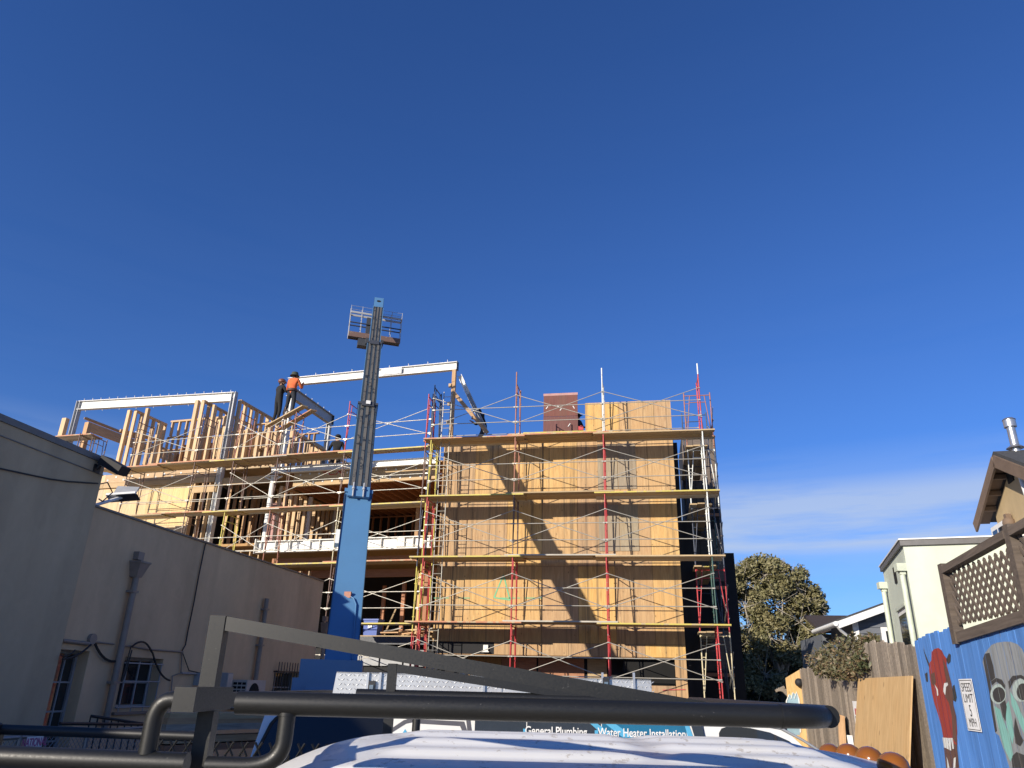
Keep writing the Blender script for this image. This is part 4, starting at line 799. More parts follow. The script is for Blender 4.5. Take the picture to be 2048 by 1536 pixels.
# ------------------------------------------------------------------ people
plain('skin', (.42, .24, .17), .6); plain('cloth_black', (.012, .012, .013), .9); plain('cloth_navy', (.018, .02, .026), .9); plain('cloth_orange', (.60, .13, .04), .9); plain('cloth_grey', (.04, .045, .05), .9)
plain('helmet_brown', (.16, .06, .035), .4); plain('hat_olive', (.045, .06, .045), .9); plain('leather', (.10, .045, .03), .7); plain('boots', (.06, .045, .03), .8)
def person(label, loc, yaw, J, top, trousers, hat=None, hatmat='helmet_brown', scale=1.0, group=None):
    """one skinned body from a joint layout (front is local -Y), hat as a child"""
    base = dict(pelvis=(0, 0, .95), belly=(0, 0, 1.12), chest=(0, 0, 1.34), neck=(0, -.01, 1.50), skull=(0, -.03, 1.60), crown=(0, -.02, 1.70),
                hipl=(.10, 0, .90), kneel=(.12, -.03, .50), anklel=(.13, .02, .09), toel=(.14, -.16, .05), hipr=(-.10, 0, .90), kneer=(-.12, -.03, .50), ankler=(-.13, .02, .09), toer=(-.14, -.16, .05),
                shl=(.19, 0, 1.43), elbl=(.25, .03, 1.15), wril=(.26, -.08, .92), shr=(-.19, 0, 1.43), elbr=(-.25, .03, 1.15), wrir=(-.26, -.08, .92))
    base.update(J); rad = dict(pelvis=.155, belly=.145, chest=.165, neck=.065, skull=.098, crown=.088, hip=.105, knee=.072, ankle=.052, toe=.045, sh=.075, elb=.055, wri=.036)
    E = [('pelvis', 'belly'), ('belly', 'chest'), ('chest', 'neck'), ('neck', 'skull'), ('skull', 'crown')]
    for s in 'lr': E += [('pelvis', 'hip' + s), ('hip' + s, 'knee' + s), ('knee' + s, 'ankle' + s), ('ankle' + s, 'toe' + s), ('chest', 'sh' + s), ('sh' + s, 'elb' + s), ('elb' + s, 'wri' + s)]
    names = list(base); vs = [Vector(base[n]) for n in names]; rs = [rad.get(n, rad.get(n[:-1], .05)) for n in names]; ed = [(names.index(a), names.index(b)) for a, b in E]
    zone = [0] * len(vs)
    for s in 'lr':
        w_ = Vector(base['wri' + s]); d = (w_ - Vector(base['elb' + s])).normalized(); wi = names.index('wri' + s); sd = d.cross(V(0, 1, .3)).normalized()
        pi_ = len(vs); vs.append(w_ + d * .07); rs.append(.034); ed.append((wi, pi_))
        for k, (o_, l_) in enumerate(((-.03, .07), (-.01, .085), (.01, .08), (.03, .065))): vs.append(w_ + d * (.075 + l_) + sd * o_ + V(0, -.02, -.01)); rs.append(.011); ed.append((pi_, len(vs) - 1))
        vs.append(w_ + d * .06 - sd * .055); rs.append(.012); ed.append((wi, len(vs) - 1))
    me = bpy.data.meshes.new('body'); me.from_pydata([tuple(q) for q in vs], ed, []); o = bpy.data.objects.new('body_src', me); col.objects.link(o)
    md = o.modifiers.new('s', 'SKIN'); md.use_smooth_shade = True
    for i, sv in enumerate(me.skin_vertices[0].data): sv.radius = (rs[i], rs[i] * (.8 if names[i:i + 1] and names[i] in ('chest', 'belly', 'pelvis') else 1)); sv.use_root = (i == 0)
    o.modifiers.new('ss', 'SUBSURF').levels = 1
    dg = bpy.context.evaluated_depsgraph_get(); bm_ = bpy.data.meshes.new_from_object(o.evaluated_get(dg)); bpy.data.objects.remove(o)
    bm_.materials.clear()
    for mt in (top, trousers, 'skin', 'boots'): bm_.materials.append(MAT[mt])
    segs = []
    for a, b in E:
        z = 0
        if a.startswith(('hip', 'knee')) or b.startswith('hip'): z = 1
        if a.startswith('ankle'): z = 3
        if a in ('neck', 'skull'): z = 2
        segs.append((Vector(base[a]), Vector(base[b]), z))
    for s in 'lr': w_ = Vector(base['wri' + s]); e_ = Vector(base['elb' + s]); segs.append((w_, w_ + (w_ - e_).normalized() * .16, 2))
    segs.append((Vector(base['pelvis']) + V(0, 0, -.08), Vector(base['pelvis']) + V(0, 0, -.02), 1))
    for f in bm_.polygons:
        c = f.center; best = 9; zi = 0
        for a, b, z in segs:
            ab = b - a; t = max(0, min(1, (c - a).dot(ab) / ab.length_squared)); dd_ = (c - a - ab * t).length
            if dd_ < best: best = dd_; zi = z
        if zi == 0 and c.z < base['pelvis'][2] + .02 and abs(c.x) < .2: zi = 1
        f.material_index = zi; f.use_smooth = True
    T = thing('person', label, 'person', loc, group); T.rotation_euler.z = yaw; T.scale = (scale,) * 3
    bo_ = bpy.data.objects.new('body', bm_); col.objects.link(bo_); bo_.parent = T
    sk = Vector(base['skull']); cr = Vector(base['crown'])
    def child(n, mb, mt): q = bpy.data.objects.new(n, mb.mesh(n, mt)); col.objects.link(q); q.parent = T; return q
    fd = (V(0, -1, 0))
    m = MB(); m.ball(sk + V(0, -.095, .0), .018, 6, 4); child('nose', m, 'skin'); m = MB()
    for s in (-1, 1): m.ball(sk + V(s * .035, -.085, .03), .011, 6, 4)
    child('eyes', m, 'ink_black'); m = MB()
    for s in (-1, 1): m.ball(sk + V(s * .098, 0, 0), .025, 6, 4, (.5, 1, 1.3))
    child('ears', m, 'skin'); m = MB(); m.ball(sk + V(0, .02, .02), .105, 10, 6); child('hair', m, 'cloth_black')
    m = MB(); m.box(sk + V(0, -.09, -.05), (.05, .012, .012)); child('mouth', m, 'leather')
    if hat == 'helmet': m = MB(); m.ball(cr + V(0, 0, -.02), .135, 12, 8, (1, 1.15, .85)); m.tube([cr + V(0, -.02, -.045), cr + V(0, -.02, -.03)], .16, 14); child('hard_hat', m, hatmat)
    if hat == 'bucket': m = MB(); m.tube([cr + V(0, 0, -.07), cr + V(0, 0, .06)], [.15, .115], 14); m.tube([cr + V(0, 0, -.085), cr + V(0, 0, -.07)], [.185, .15], 14); child('sun_hat', m, hatmat)
    if hat == 'cap': m = MB(); m.ball(cr + V(0, 0, -.03), .125, 12, 8, (1, 1.1, .9)); m.box(cr + V(0, -.15, -.05), (.16, .12, .015)); child('cap', m, hatmat)
    return T
def feet(x, y, z): return atz(x, y, z)
q = a0.lerp(a1, .18); person('worker in black overalls and brown hard hat on the raised planks', q + V(0, .12, .03), radians(150), dict(elbl=(.30, -.12, 1.22), wril=(.20, -.32, 1.42), elbr=(-.30, -.10, 1.2), wrir=(-.12, -.34, 1.38)), 'cloth_black', 'cloth_black', 'helmet', scale=1.10)
q = a0.lerp(a1, .55); wk = person('worker in orange shirt and dark sun hat reaching for the white beam', q + V(0, .1, .03), radians(172), dict(elbl=(.34, -.16, 1.12), wril=(.34, -.40, 1.40), elbr=(-.30, -.15, 1.12), wrir=(-.16, -.38, 1.42), kneel=(.16, -.05, .5), anklel=(.20, .05, .09), toel=(.22, -.12, .05), kneer=(-.15, .02, .5), ankler=(-.20, .1, .09), toer=(-.22, -.06, .05)), 'cloth_orange', 'cloth_navy', 'bucket', 'hat_olive', scale=1.06)
m = MB(); m.tube([V(0, 0, .98), V(0, 0, 1.06)], .185, 14); q_ = bpy.data.objects.new('tool_belt', m.mesh('tool_belt', 'leather')); col.objects.link(q_); q_.parent = wk
person('worker in black hoodie and cap standing behind the middle scaffold', V(-12.81, 28.5, 10.22), radians(12), dict(elbl=(.30, .02, 1.15), elbr=(-.30, .02, 1.15), wril=(.32, -.06, .9), wrir=(-.32, -.06, .9)), 'cloth_black', 'cloth_black', 'cap', 'cloth_black', scale=1.08)
q = aty(958, 862, 26.6); person('worker in black stooping behind the leaning steel beam', V(q.x + .12, 26.6, TZ - .04), radians(-60), dict(pelvis=(0, .10, .86), belly=(0, .06, 1.02), chest=(0, -.04, 1.22), neck=(0, -.12, 1.36), skull=(0, -.17, 1.45), crown=(0, -.18, 1.55), hipl=(.1, .10, .82), hipr=(-.1, .10, .82), kneel=(.13, -.08, .48), kneer=(-.13, -.08, .48), shl=(.19, -.06, 1.30), shr=(-.19, -.06, 1.30), elbl=(.26, -.16, 1.06), elbr=(-.26, -.16, 1.06), wril=(.18, -.34, 1.12), wrir=(-.18, -.34, 1.12)), 'cloth_black', 'cloth_grey', 'cap', 'cloth_black')
q = aty(1158, 862, 26.9); person('worker in black mostly hidden behind the red standing panel', V(q.x - .05, 27.0, TZ - .04), radians(60), dict(kneel=(.13, -.12, .48), elbl=(.28, -.1, 1.15), wril=(.2, -.3, 1.1)), 'cloth_black', 'cloth_black', 'cap', 'cloth_black', scale=.82)
# ------------------------------------------------------------------ white pickup with pipe rack, right in front of the camera
tk = thing('pickup_truck', 'white crew cab pickup with amber roof lights under a black pipe rack', 'pickup truck', lf(.4, 4.1, 0))
A0, A1, B0, B1 = -1.12, 2.02, 3.17, 5.03
def roof_z(a, b):
    t = (b - 4.1) / .93; z = 2.062 - .085 * t * t
    e = max(0, abs(t) - .86) / .14; z -= .17 * e ** 2.2
    f = max(0, (a - 1.2) / .82); z -= .10 * f ** 2
    r = max(0, (-.45 - a) / .67); z -= .17 * r ** 2.4
    for c in (-.62, -.34, .0, .34, .62):
        w_ = abs(t - c) / .075
        if w_ < 1:
            en = min(1, max(0, (a + .55) / .14)) * min(1, max(0, (1.55 - a) / .14)) * (1 if not .55 < a < .78 else abs(a - .665) / .115)
            z += .020 * (1 - w_ ** 2) ** .6 * en
    return z
m = MB(); NA, NBb = 96, 84; vs = []
for i in range(NA + 1):
    a = A0 + (A1 - A0) * i / NA
    for j in range(NBb + 1):
        t = j / NBb * 2 - 1; inset = .10 * max(0, (a - 1.6) / .42) ** 2 + .16 * max(0, (-.7 - a) / .42) ** 2
        b = 4.1 + t * (.93 - inset * .5); vs.append(lf(a, b, roof_z(a, 4.1 + t * .93)))
fs_ = [(i * (NBb + 1) + j, (i + 1) * (NBb + 1) + j, (i + 1) * (NBb + 1) + j + 1, i * (NBb + 1) + j + 1) for i in range(NA) for j in range(NBb)]
m.add(vs, fs_, 0, True); obj('roof', m, 'roof_white', tk)
def lprism(pts_az, b0, b1, mb=None): mb = mb or MB(); return mb.prism([lf(a, b0, z) for a, z in pts_az], HD * (b1 - b0))
obj('cab_body', lprism([(-1.12, .55), (2.55, .55), (2.55, 1.30), (-1.12, 1.30)], 3.12, 5.08), 'car_white', tk)
for b in (3.2, 5.0):
    for a0_, a1_, z1_ in ((-1.1, -1.02, 1.86), (.45, .42, 1.90), (2.5, 1.95, 1.88)): obj('pillar', MB().beam(lf(a0_, b, 1.28), lf(a1_, b + (.06 if b < 4 else -.06), z1_), .06, .1), 'car_white', tk)
    obj('side_window', MB().prism([lf(-1.0, b, 1.31), lf(.4, b, 1.31), lf(.4, b + (.05 if b < 4 else -.05), 1.86), lf(-.95, b + (.05 if b < 4 else -.05), 1.84)], HD * .006), 'glass_dark', tk)
    obj('side_window', MB().prism([lf(.5, b, 1.31), lf(2.4, b, 1.31), lf(1.9, b + (.05 if b < 4 else -.05), 1.84), lf(.5, b + (.05 if b < 4 else -.05), 1.86)], HD * .006), 'glass_dark', tk)
obj('windshield', MB().add([lf(2.52, 3.25, 1.31), lf(2.52, 4.95, 1.31), lf(2.0, 4.85, 1.85), lf(2.0, 3.35, 1.85)], [(0, 1, 2, 3)]), 'glass_dark', tk)
obj('rear_window', MB().add([lf(-1.11, 3.3, 1.31), lf(-1.11, 4.9, 1.31), lf(-1.05, 4.85, 1.82), lf(-1.05, 3.35, 1.82)], [(0, 1, 2, 3)]), 'glass_dark', tk)
obj('hood', lprism([(2.56, .6), (3.9, .6), (3.95, 1.15), (2.56, 1.28)], 3.15, 5.05), 'car_white', tk); obj('bed', lprism([(-3.3, .6), (-1.14, .6), (-1.14, 1.35), (-3.3, 1.35)], 3.12, 5.08), 'car_white', tk)
for a in (-2.4, 3.1):
    for b in (3.25, 4.95): wh = obj('wheel', MB().tube([lf(a, b - .13, .4), lf(a, b + .13, .4)], .4, 20), 'rubber', tk); obj('rim', MB().tube([lf(a, b - .135, .4), lf(a, b + .135, .4)], .22, 14), 'chrome', wh)
for px, py, b in ((1661, 1511, 4.78), (1698, 1513, 4.38), (1739, 1521, 4.0), (1787, 1536, 3.55)):
    c = fwd(px, py, b); c = V(c.x, c.y, c.z + .005); s_ = .105
    lt = obj('marker_light', MB().ball(c, s_, 14, 8, (.62, .80, .56)), 'amber', tk); obj('bezel', MB().box(c + V(0, 0, -.035), (.16, .19, .03), basis((0, 0, 0), RR, HD).to_3x3()), 'chrome', lt)
c = fwd(1613, 1499, 4.95); paint('lens_red', (.30, .02, .02), .2); obj('marker_light', MB().ball(c + V(0, 0, -.02), .055, 10, 6, (1.3, 1, .6)), 'lens_red', tk)
obj('antenna', MB().tube([lf(-.72, 3.42, 1.9), lf(-.80, 3.42, 1.80)], .006, 5), 'black_matte', tk)
# expanded metal guard behind the cab
m = MB(); da, dz_ = .088, .15; zb_, zt_ = 1.34, 1.945; a_l, a_r = -2.15, -.86
n_r = int((zt_ - zb_) / (dz_ / 2))
for i in range(int((a_r - a_l) / da) + 1):
    for sg_ in (-1, 1):
        pts = [lf(a_l + i * da + (da / 2 if (k % 2 == 0) == (sg_ > 0) else 0), 5.1, zb_ + k * dz_ / 2) for k in range(n_r + 1)]
        m.tube(pts, .0075, 4)
m.beam(lf(a_l, 5.12, zb_), lf(a_r + da, 5.12, zb_), .03, .03); m.beam(lf(a_l, 5.12, 1.84), lf(a_r + da, 5.12, 1.84), .012, .012)
gd = obj('window_guard', m, 'black_steel', tk); 

# the rack
rk = thing('pipe_rack', 'black steel pipe rack with square posts and sloping rails over the white pickup', 'rack', lf(-.2, 4, 1.3))
def sm(pts, n=8):
    """rounded path: quadratic corner at every inner point"""
    pts = [Vector(p) for p in pts]; out_ = [pts[0]]
    for i in range(1, len(pts) - 1):
        a, b, c = pts[i - 1], pts[i], pts[i + 1]; p = b.lerp(a, .5); q = b.lerp(c, .5)
        for k in range(n + 1): t = k / n; out_.append(p * (1 - t) ** 2 + b * 2 * t * (1 - t) + q * t * t)
    return out_ + [pts[-1]]
ZR = 2.222
obj('main_pipe', MB().tube([lf(-.955, 2.9, ZR), lf(1.0, 2.9, ZR)] + [lf(1.0 + .21 * sin(t), 2.9 + .21 * (1 - cos(t)), ZR) for t in [pi / 2 * k / 10 for k in range(1, 11)]] + [lf(1.21, 5.0, ZR)], .0395, 24), 'black_steel', rk)
obj('elbow_weld', MB().tube([lf(.990, 2.9, ZR), lf(.998, 2.9, ZR)], .0415, 24), 'black_steel', rk)
obj('main_pipe', MB().tube([lf(-.955, 5.2, ZR), lf(1.0, 5.2, ZR)], .0395, 20), 'black_steel', rk)
obj('front_cross_pipe', MB().tube([lf(1.21, 3.0, ZR), lf(1.21, 5.2, ZR)], .039, 16), 'black_steel', rk)
obj('post', MB().beam(lf(-1.122, 3.05, 2.271), lf(-1.122, 3.05, 2.528), .060, .060, RR), 'black_steel', rk); obj('post', MB().beam(lf(-1.108, 3.05, 1.05), lf(-1.108, 3.05, 2.187), .060, .060, RR), 'black_steel', rk)
obj('sloping_rail', MB().beam(lf(-1.091, 3.05, 2.500), lf(.735, 2.955, ZR + .016), .052, .052), 'black_steel', rk)
obj('post', MB().beam(lf(-.735, 5.2, 1.05), lf(-.735, 5.2, 2.418), .057, .057, RR), 'black_steel', rk); obj('sloping_rail', MB().beam(lf(-.705, 5.2, 2.391), lf(.621, 5.2, ZR + .012), .052, .05), 'black_steel', rk)
obj('joint_block', MB().beam(lf(-1.132, 2.855, ZR + .007), lf(-1.132, 3.24, ZR + .007), .078, .082), 'black_steel', rk)
obj('rear_cross_tube', MB().beam(lf(-1.132, 3.25, ZR), lf(-1.132, 5.17, ZR), .055, .055), 'black_steel', rk)
obj('bent_leg', MB().tube(sm([lf(-.772, 2.9, 2.19), lf(-.772, 2.9, 2.02), lf(-1.03, 2.9, 2.02)], 12), .029, 16), 'black_steel', rk)
obj('bent_leg', MB().tube(sm([lf(-1.12, 2.9, 2.226), lf(-1.245, 2.9, 2.226), lf(-1.245, 2.9, 2.05)], 12), .030, 16), 'black_steel', rk)
obj('side_rail', MB().tube([lf(-3.3, 2.9, 2.045), lf(-1.10, 2.9, 2.022)], .037, 20), 'black_steel', rk); obj('side_rail', MB().tube([lf(-3.6, 5.2, 1.975), lf(-1.93, 5.2, 1.958)], .030, 16), 'black_steel', rk)
obj('rear_cross_tube', MB().tube([lf(-3.2, 2.93, 2.02), lf(-3.2, 5.2, 1.98)], .03, 12), 'black_steel', rk)
for a, b in ((-3.2, 2.9), (-3.2, 5.2)): obj('post', MB().beam(lf(a, b, 1.2), lf(a, b, 2.0), .057, .057, RR), 'black_steel', rk)
obj('front_leg', MB().tube([lf(-.546, 5.1, 1.4), lf(-.546, 5.1, ZR)], .026, 12), 'black_steel', rk)
obj('weld_bead', MB().tube([lf(-.772, 2.9, 2.182), lf(-.772, 2.9, 2.194)], .032, 12), 'black_steel', rk)

# ------------------------------------------------------------------ service truck with tread plate box
sv = thing('service_truck', 'white plumbing service truck with navy and blue lettered side behind the pickup', 'truck', lf(.8, 8.4, 0))
BF = 7.4
obj('utility_body', lprism([(-1.05, .6), (1.76, .6), (1.76, 2.055), (-1.05, 2.055)], BF, BF + 2.0), 'car_white', sv)
def panel(name, px, mat, off, parent=sv):
    P = [fwd(x, y, BF - off) for x, y in px]; return obj(name, MB().prism(P, HD * .0012), mat, parent)
zt = 2.05
def arect(name, a0_, a1_, z0_, z1_, mat, off, sl=0): return obj(name, MB().prism([lf(a0_ + sl, BF - off, z0_), lf(a1_ + sl, BF - off, z0_), lf(a1_, BF - off, z1_), lf(a0_, BF - off, z1_)], HD * .0012), mat, sv)
arect('wrap_panel', -.26, .205, 1.2, zt, 'wrap_navy', .004); arect('wrap_panel', .215, .885, 1.2, zt, 'wrap_navy', .004); arect('wrap_panel', .895, 1.66, 1.2, zt, 'wrap_blue', .004)
panel('wrap_stripe', [(1178, 1445), (1192, 1445), (1232, 1475), (1212, 1475)], 'wrap_sky', .006); panel('wrap_stripe', [(1206, 1444), (1226, 1444), (1268, 1475), (1246, 1475)], 'wrap_sky', .006)
panel('wrap_stripe', [(1368, 1445), (1376, 1445), (1392, 1490), (1380, 1490)], 'wrap_sky', .006); panel('wrap_stripe', [(1380, 1444), (1402, 1444), (1412, 1490), (1394, 1490)], 'wrap_navy', .005)
panel('logo_band', [(775, 1462), (808, 1440), (830, 1437), (838, 1442), (812, 1447), (775, 1470)], 'wrap_slate', .004); panel('logo_band', [(808, 1437), (928, 1443), (938, 1475), (930, 1475), (920, 1452), (838, 1447)], 'wrap_slate', .004)
panel('logo_band', [(932, 1437), (940, 1437), (945, 1475), (936, 1475)], 'wrap_slate', .0042); panel('logo_drop', [(810, 1458), (816, 1468), (804, 1468)], 'wrap_sky', .0045)
text_mesh('General Plumbing', .098, 'sign_white', basis(fwd(1112, 1463, BF - .008), RR, (0, 0, 1)), sv, sx=.80, bold=.0012)
text_mesh('Water Heater Installation', .098, 'sign_white', basis(fwd(1284, 1467, BF - .008), RR, (0, 0, 1)), sv, sx=.78, bold=.0012)
for px, py in ((1050, 1461), (1193, 1464)): q = fwd(px, py, BF - .007); obj('bullet_mark', MB().prism([q + RR * x + V(0, 0, z) for x, z in ((-.016, -.014), (.016, -.014), (.016, .014), (-.016, .014))], HD * .001), 'wrap_sky', sv)
# cab with side window and raked windscreen pillar
cabp = [(1.83, .6), (3.9, .6), (3.9, 1.25), (3.25, 1.36), (2.56, 2.0), (2.3, 2.055), (1.95, 2.06), (1.83, 2.02)]
obj('cab', lprism(cabp, BF + .02, BF + 1.95), 'car_white', sv)
wpx = [(1440, 1530), (1438, 1466), (1443, 1457), (1455, 1453), (1500, 1456), (1540, 1465), (1578, 1482), (1640, 1530)]
P = [fwd(x, y, BF + .016) for x, y in wpx]; obj('side_window', MB().prism(P, HD * .003), 'glass_dark', sv)
obj('quarter_pillar', MB().prism([fwd(x, y, BF + .012) for x, y in ((1548, 1470), (1552, 1470), (1566, 1530), (1558, 1530))], HD * .004), 'dark_frame', sv)
obj('roof_drip', MB().tube([fwd(x, y, BF + .01) for x, y in ((1420, 1446), (1500, 1446), (1560, 1456), (1605, 1480), (1660, 1515))], .012, 6), 'window_grey', sv)
obj('windshield', MB().add([lf(3.24, BF + .1, 1.38), lf(3.24, BF + 1.85, 1.38), lf(2.6, BF + 1.8, 1.985), lf(2.6, BF + .15, 1.985)], [(0, 1, 2, 3)]), 'glass_dark', sv)
obj('hood', lprism([(3.9, .6), (4.8, .6), (4.8, 1.1), (3.9, 1.24)], BF + .06, BF + 1.9), 'car_white', sv)
for a in (-.6, 4.2):
    for b in (BF + .15, BF + 1.8): wh = obj('wheel', MB().tube([lf(a, b - .13, .4), lf(a, b + .13, .4)], .4, 18), 'rubber', sv); obj('rim', MB().tube([lf(a, b - .135, .4), lf(a, b + .135, .4)], .22, 14), 'chrome', wh)
# tread plate tool box on the body
tbx = thing('tool_box', 'long aluminium tread plate tool box on top of the service truck', 'tool box', lf(-.1, 7.7, 2.06))
ta0, ta1, tz0, tz1 = -1.56, 1.36, 2.135, 2.385
segs_ = [(ta0, -1.15), (-1.145, -.02), (-.015, .86), (.865, ta1)]
obj('shell', MB().prism([lf(a, BF - .02, z) for a, z in ((ta0 - .03, 2.062), (ta1, 2.062), (ta1, tz1 - .015), (ta0, tz1 - .015))], HD * .5), 'box_aluminium', tbx)
for a, b in segs_: obj('lid_panel', MB().prism([lf(x, BF - .032, z) for x, z in ((a + .004, tz0), (b - .004, tz0), (b - .004, tz1), (a + .004, tz1))], HD * .01).prism([lf(x, BF - .032, z) for x, z in ((a + .004, tz1 - .012), (b - .004, tz1 - .012), (b - .004, tz1), (a + .004, tz1))], HD * .52), 'tread_plate', tbx)
m = MB(); pt = .040; k = 0
for i in range(int((ta1 - ta0) / pt)):
    for j in range(6):
        a = ta0 + .03 + i * pt + (pt / 2 if j % 2 else 0); z = tz0 + .025 + j * pt; s_ = 1 if (i + j) % 2 else -1; dx, dz = .015, .011 * s_
        c = lf(a, BF - .032, z); t_ = (RR * dx + V(0, 0, dz)); n_ = (RR * -dz + V(0, 0, dx)).normalized() * .0058
        m.add([c - t_, c + n_, c + t_, c - n_, c - HD * .006 - t_ * .5, c - HD * .006 + t_ * .5], [(0, 4, 1), (1, 4, 5), (1, 5, 2), (2, 5, 3), (3, 5, 4), (3, 4, 0)])
obj('tread_pattern', m, 'tread_plate', tbx, kind='stuff')
for px, py in ((743, 1378), (1072, 1392), (1212, 1372)): q = fwd(px, py, BF - .05); lt = obj('latch', MB().box(q, (.06, .03, .14), basis((0, 0, 0), RR, HD).to_3x3()), 'dark_frame', tbx); obj('latch_plate', MB().box(q - HD * .02 + V(0, 0, .01), (.035, .012, .05), basis((0, 0, 0), RR, HD).to_3x3()), 'chrome', lt)
for px in (735, 760, 968, 1205, 1268): q = fwd(px, 1366, BF - .045); obj('hinge_rib', MB().box(q, (.02, .02, .18), basis((0, 0, 0), RR, HD).to_3x3()), 'box_aluminium', tbx)
for i, (p0, p1, py, mt, lab) in enumerate(((812, 962, 1388, 'copper_wood', 'copper coloured pipe lying in front of the tread plate box, rear end'), (970, 1035, 1388, 'copper_wood', 'short tan stick in front of the tread plate box'), (1108, 1150, 1389, 'paint_yellow', 'yellow level lying in front of the tread plate box'), (1140, 1200, 1392, 'copper_wood', 'copper pipe by the yellow level on the service truck'))):
    a, b = fwd(p0, py, BF - .06), fwd(p1, py + 2, BF - .06); b.z = a.z; tag(obj('copper_pipe' if 'pipe' in lab else 'work_stick', MB().tube([a, b], .016, 8), mt), lab, 'pipe' if 'pipe' in lab else 'tool')
obj('side_rail', MB().beam(lf(-1.5, BF - .06, 2.075), lf(1.7, BF - .06, 2.075), .05, .04), 'box_aluminium', sv)

# ------------------------------------------------------------------ white van nose-on beside it
vn = thing('cargo_van', 'white van facing the camera with a dark rounded windscreen behind the rack', 'van', lf(-1.88, 9.3, 0))
def vp(a, b, z): return lf(a - 1.88, b + 8.0, z)
m = MB(); prof = [(.0, .5), (0, 1.0), (.55, 1.22), (1.15, 1.98), (1.45, 2.07), (4.2, 2.07), (4.2, .5)]
m.prism([vp(-.80, b, z) for b, z in prof], RR * 1.60); obj('body', m, 'car_white', vn)
def wsq(s, t): return vp(s, .52 + .60 * t, 1.28 + .70 * t) - HD * .012 + V(0, 0, .008)
ol = []
for k in range(24):
    t = 2 * pi * k / 24; x = abs(cos(t)) ** .35 * (1 if cos(t) > 0 else -1); y = abs(sin(t)) ** .35 * (1 if sin(t) > 0 else -1); ol.append(wsq(x * (.72 - .05 * y), .5 + .49 * y))
obj('windscreen', MB().prism(ol, HD * .004), 'glass_tint', vn)
m = MB(); m.tube(ol + [ol[0]], .018, 6, False); obj('windscreen_seal', m, 'rubber', vn)
for s in (-1, 1):
    obj('mirror', MB().ball(vp(s * .98, .6, 1.42), .13, 12, 8, (.75, .5, 1.0)), 'rubber', vn); obj('mirror_arm', MB().tube([vp(s * .8, .75, 1.3), vp(s * .95, .62, 1.4)], .03, 8), 'rubber', vn)
    obj('headlight', MB().ball(vp(s * .68, .03, .95), .14, 10, 6, (1.2, .3, .7)), 'glass_dark', vn)
    for b in (.8, 3.5): wh = obj('wheel', MB().tube([vp(s * .78, b, .36), vp(s * .95, b, .36)], .36, 18), 'rubber', vn); obj('rim', MB().tube([vp(s * .95, b, .36), vp(s * .96, b, .36)], .2, 12), 'chrome', wh)
for s in (-.3, .35): obj('wiper', MB().tube([wsq(s, .03) - HD * .01, wsq(s + .45, .22) - HD * .015], .008, 5), 'rubber', vn)
# ------------------------------------------------------------------ board fence on the right
XF = 3.1
FB = NB('fence_blue'); fg = FB.noise(FB.coords('Object', (1, 14, .7)), 2.0, 5, .65); fc = FB.ramp(fg, [(.25, (.05, .15, .38)), (.5, (.075, .215, .54)), (.8, (.11, .27, .60))]); fc = FB.mix(FB.ramp(FB.noise(FB.coords('Object', (1, 9, 1.2)), 2.2, 5, .7), [(.66, 0.), (.70, 1.)]), fc, (.13, .12, .11)); FB.set(FB.val(fc, .86, 1.1), .65); FB.bump(fg, .3, .004); plain('mural_red', (.30, .035, .025), .7, var=.35); plain('mural_brown', (.10, .05, .035), .8, var=.3); plain('mural_grey', (.24, .255, .27), .75, var=.35, scale=4); plain('mural_dark', (.035, .033, .032), .8)
plain('mural_teal', (.20, .48, .42), .7, var=.25); plain('mural_white', (.72, .72, .68), .7); plain('mural_pale', (.42, .52, .48), .7, var=.3); plain('graffiti_blue', (.22, .36, .42), .8, var=.3)
fe = thing('board_fence', 'tall board fence, weathered grey at the far end and painted blue with two faces', 'fence', (XF, 12, 0))
def bz(y):
    if y > 9.95: return 2.80 + .20 * math.exp(-((y - 11.8) / 1.6) ** 2) - .004 * max(0, y - 12)
    if y > 8.62: return 2.93 + .05 * (9.95 - y) / 1.3
    return 2.84 + .05 * (8.6 - y)
BW = .139; boards = []
y = 3.6
def dogear(w, h, c):
    m = MB(); m.prism([(-.010, -w / 2, 0), (-.010, w / 2, 0), (-.010, w / 2, h - c), (-.010, w / 2 - c * .7, h), (-.010, -w / 2 + c * .7, h), (-.010, -w / 2, h - c)], (.020, 0, 0)); return m
nb = 0
while y < 17.5:
    yc = y + BW / 2; blue = yc < 9.95; h = round(bz(yc) + rnd.uniform(-.025, .025), 2); gap = rnd.uniform(.003, .008)
    boards.append((y, y + BW - gap))
    me = dogear(BW - gap, h, .03); o = bpy.data.objects.new('fence_board', me.mesh('fence_board', 'fence_blue' if blue else 'weathered'))
    link(o, fe, Matrix.Translation((XF + rnd.uniform(-.002, .002), yc, 0)) @ Matrix.Rotation(rnd.uniform(-.004, .004), 4, 'X')); y += BW
for z in (.4, 1.4, 2.35): obj('fence_rail', MB().span((XF + .014, 3.6, z), (XF + .055, 17.5, z + .09)), 'weathered_shade_dark', fe)
def clipy(poly, lo, hi):
    def half(P, f, g):
        o_ = []
        for i in range(len(P)):
            a, b = P[i], P[(i + 1) % len(P)]
            if f(a): o_.append(a)
            if f(a) != f(b): t = g(a, b); o_.append(a.lerp(b, t))
        return o_
    P = half(poly, lambda q: q.y >= lo, lambda a, b: (lo - a.y) / (b.y - a.y)); 
    return half(P, lambda q: q.y <= hi, lambda a, b: (hi - a.y) / (b.y - a.y)) if len(P) > 2 else []
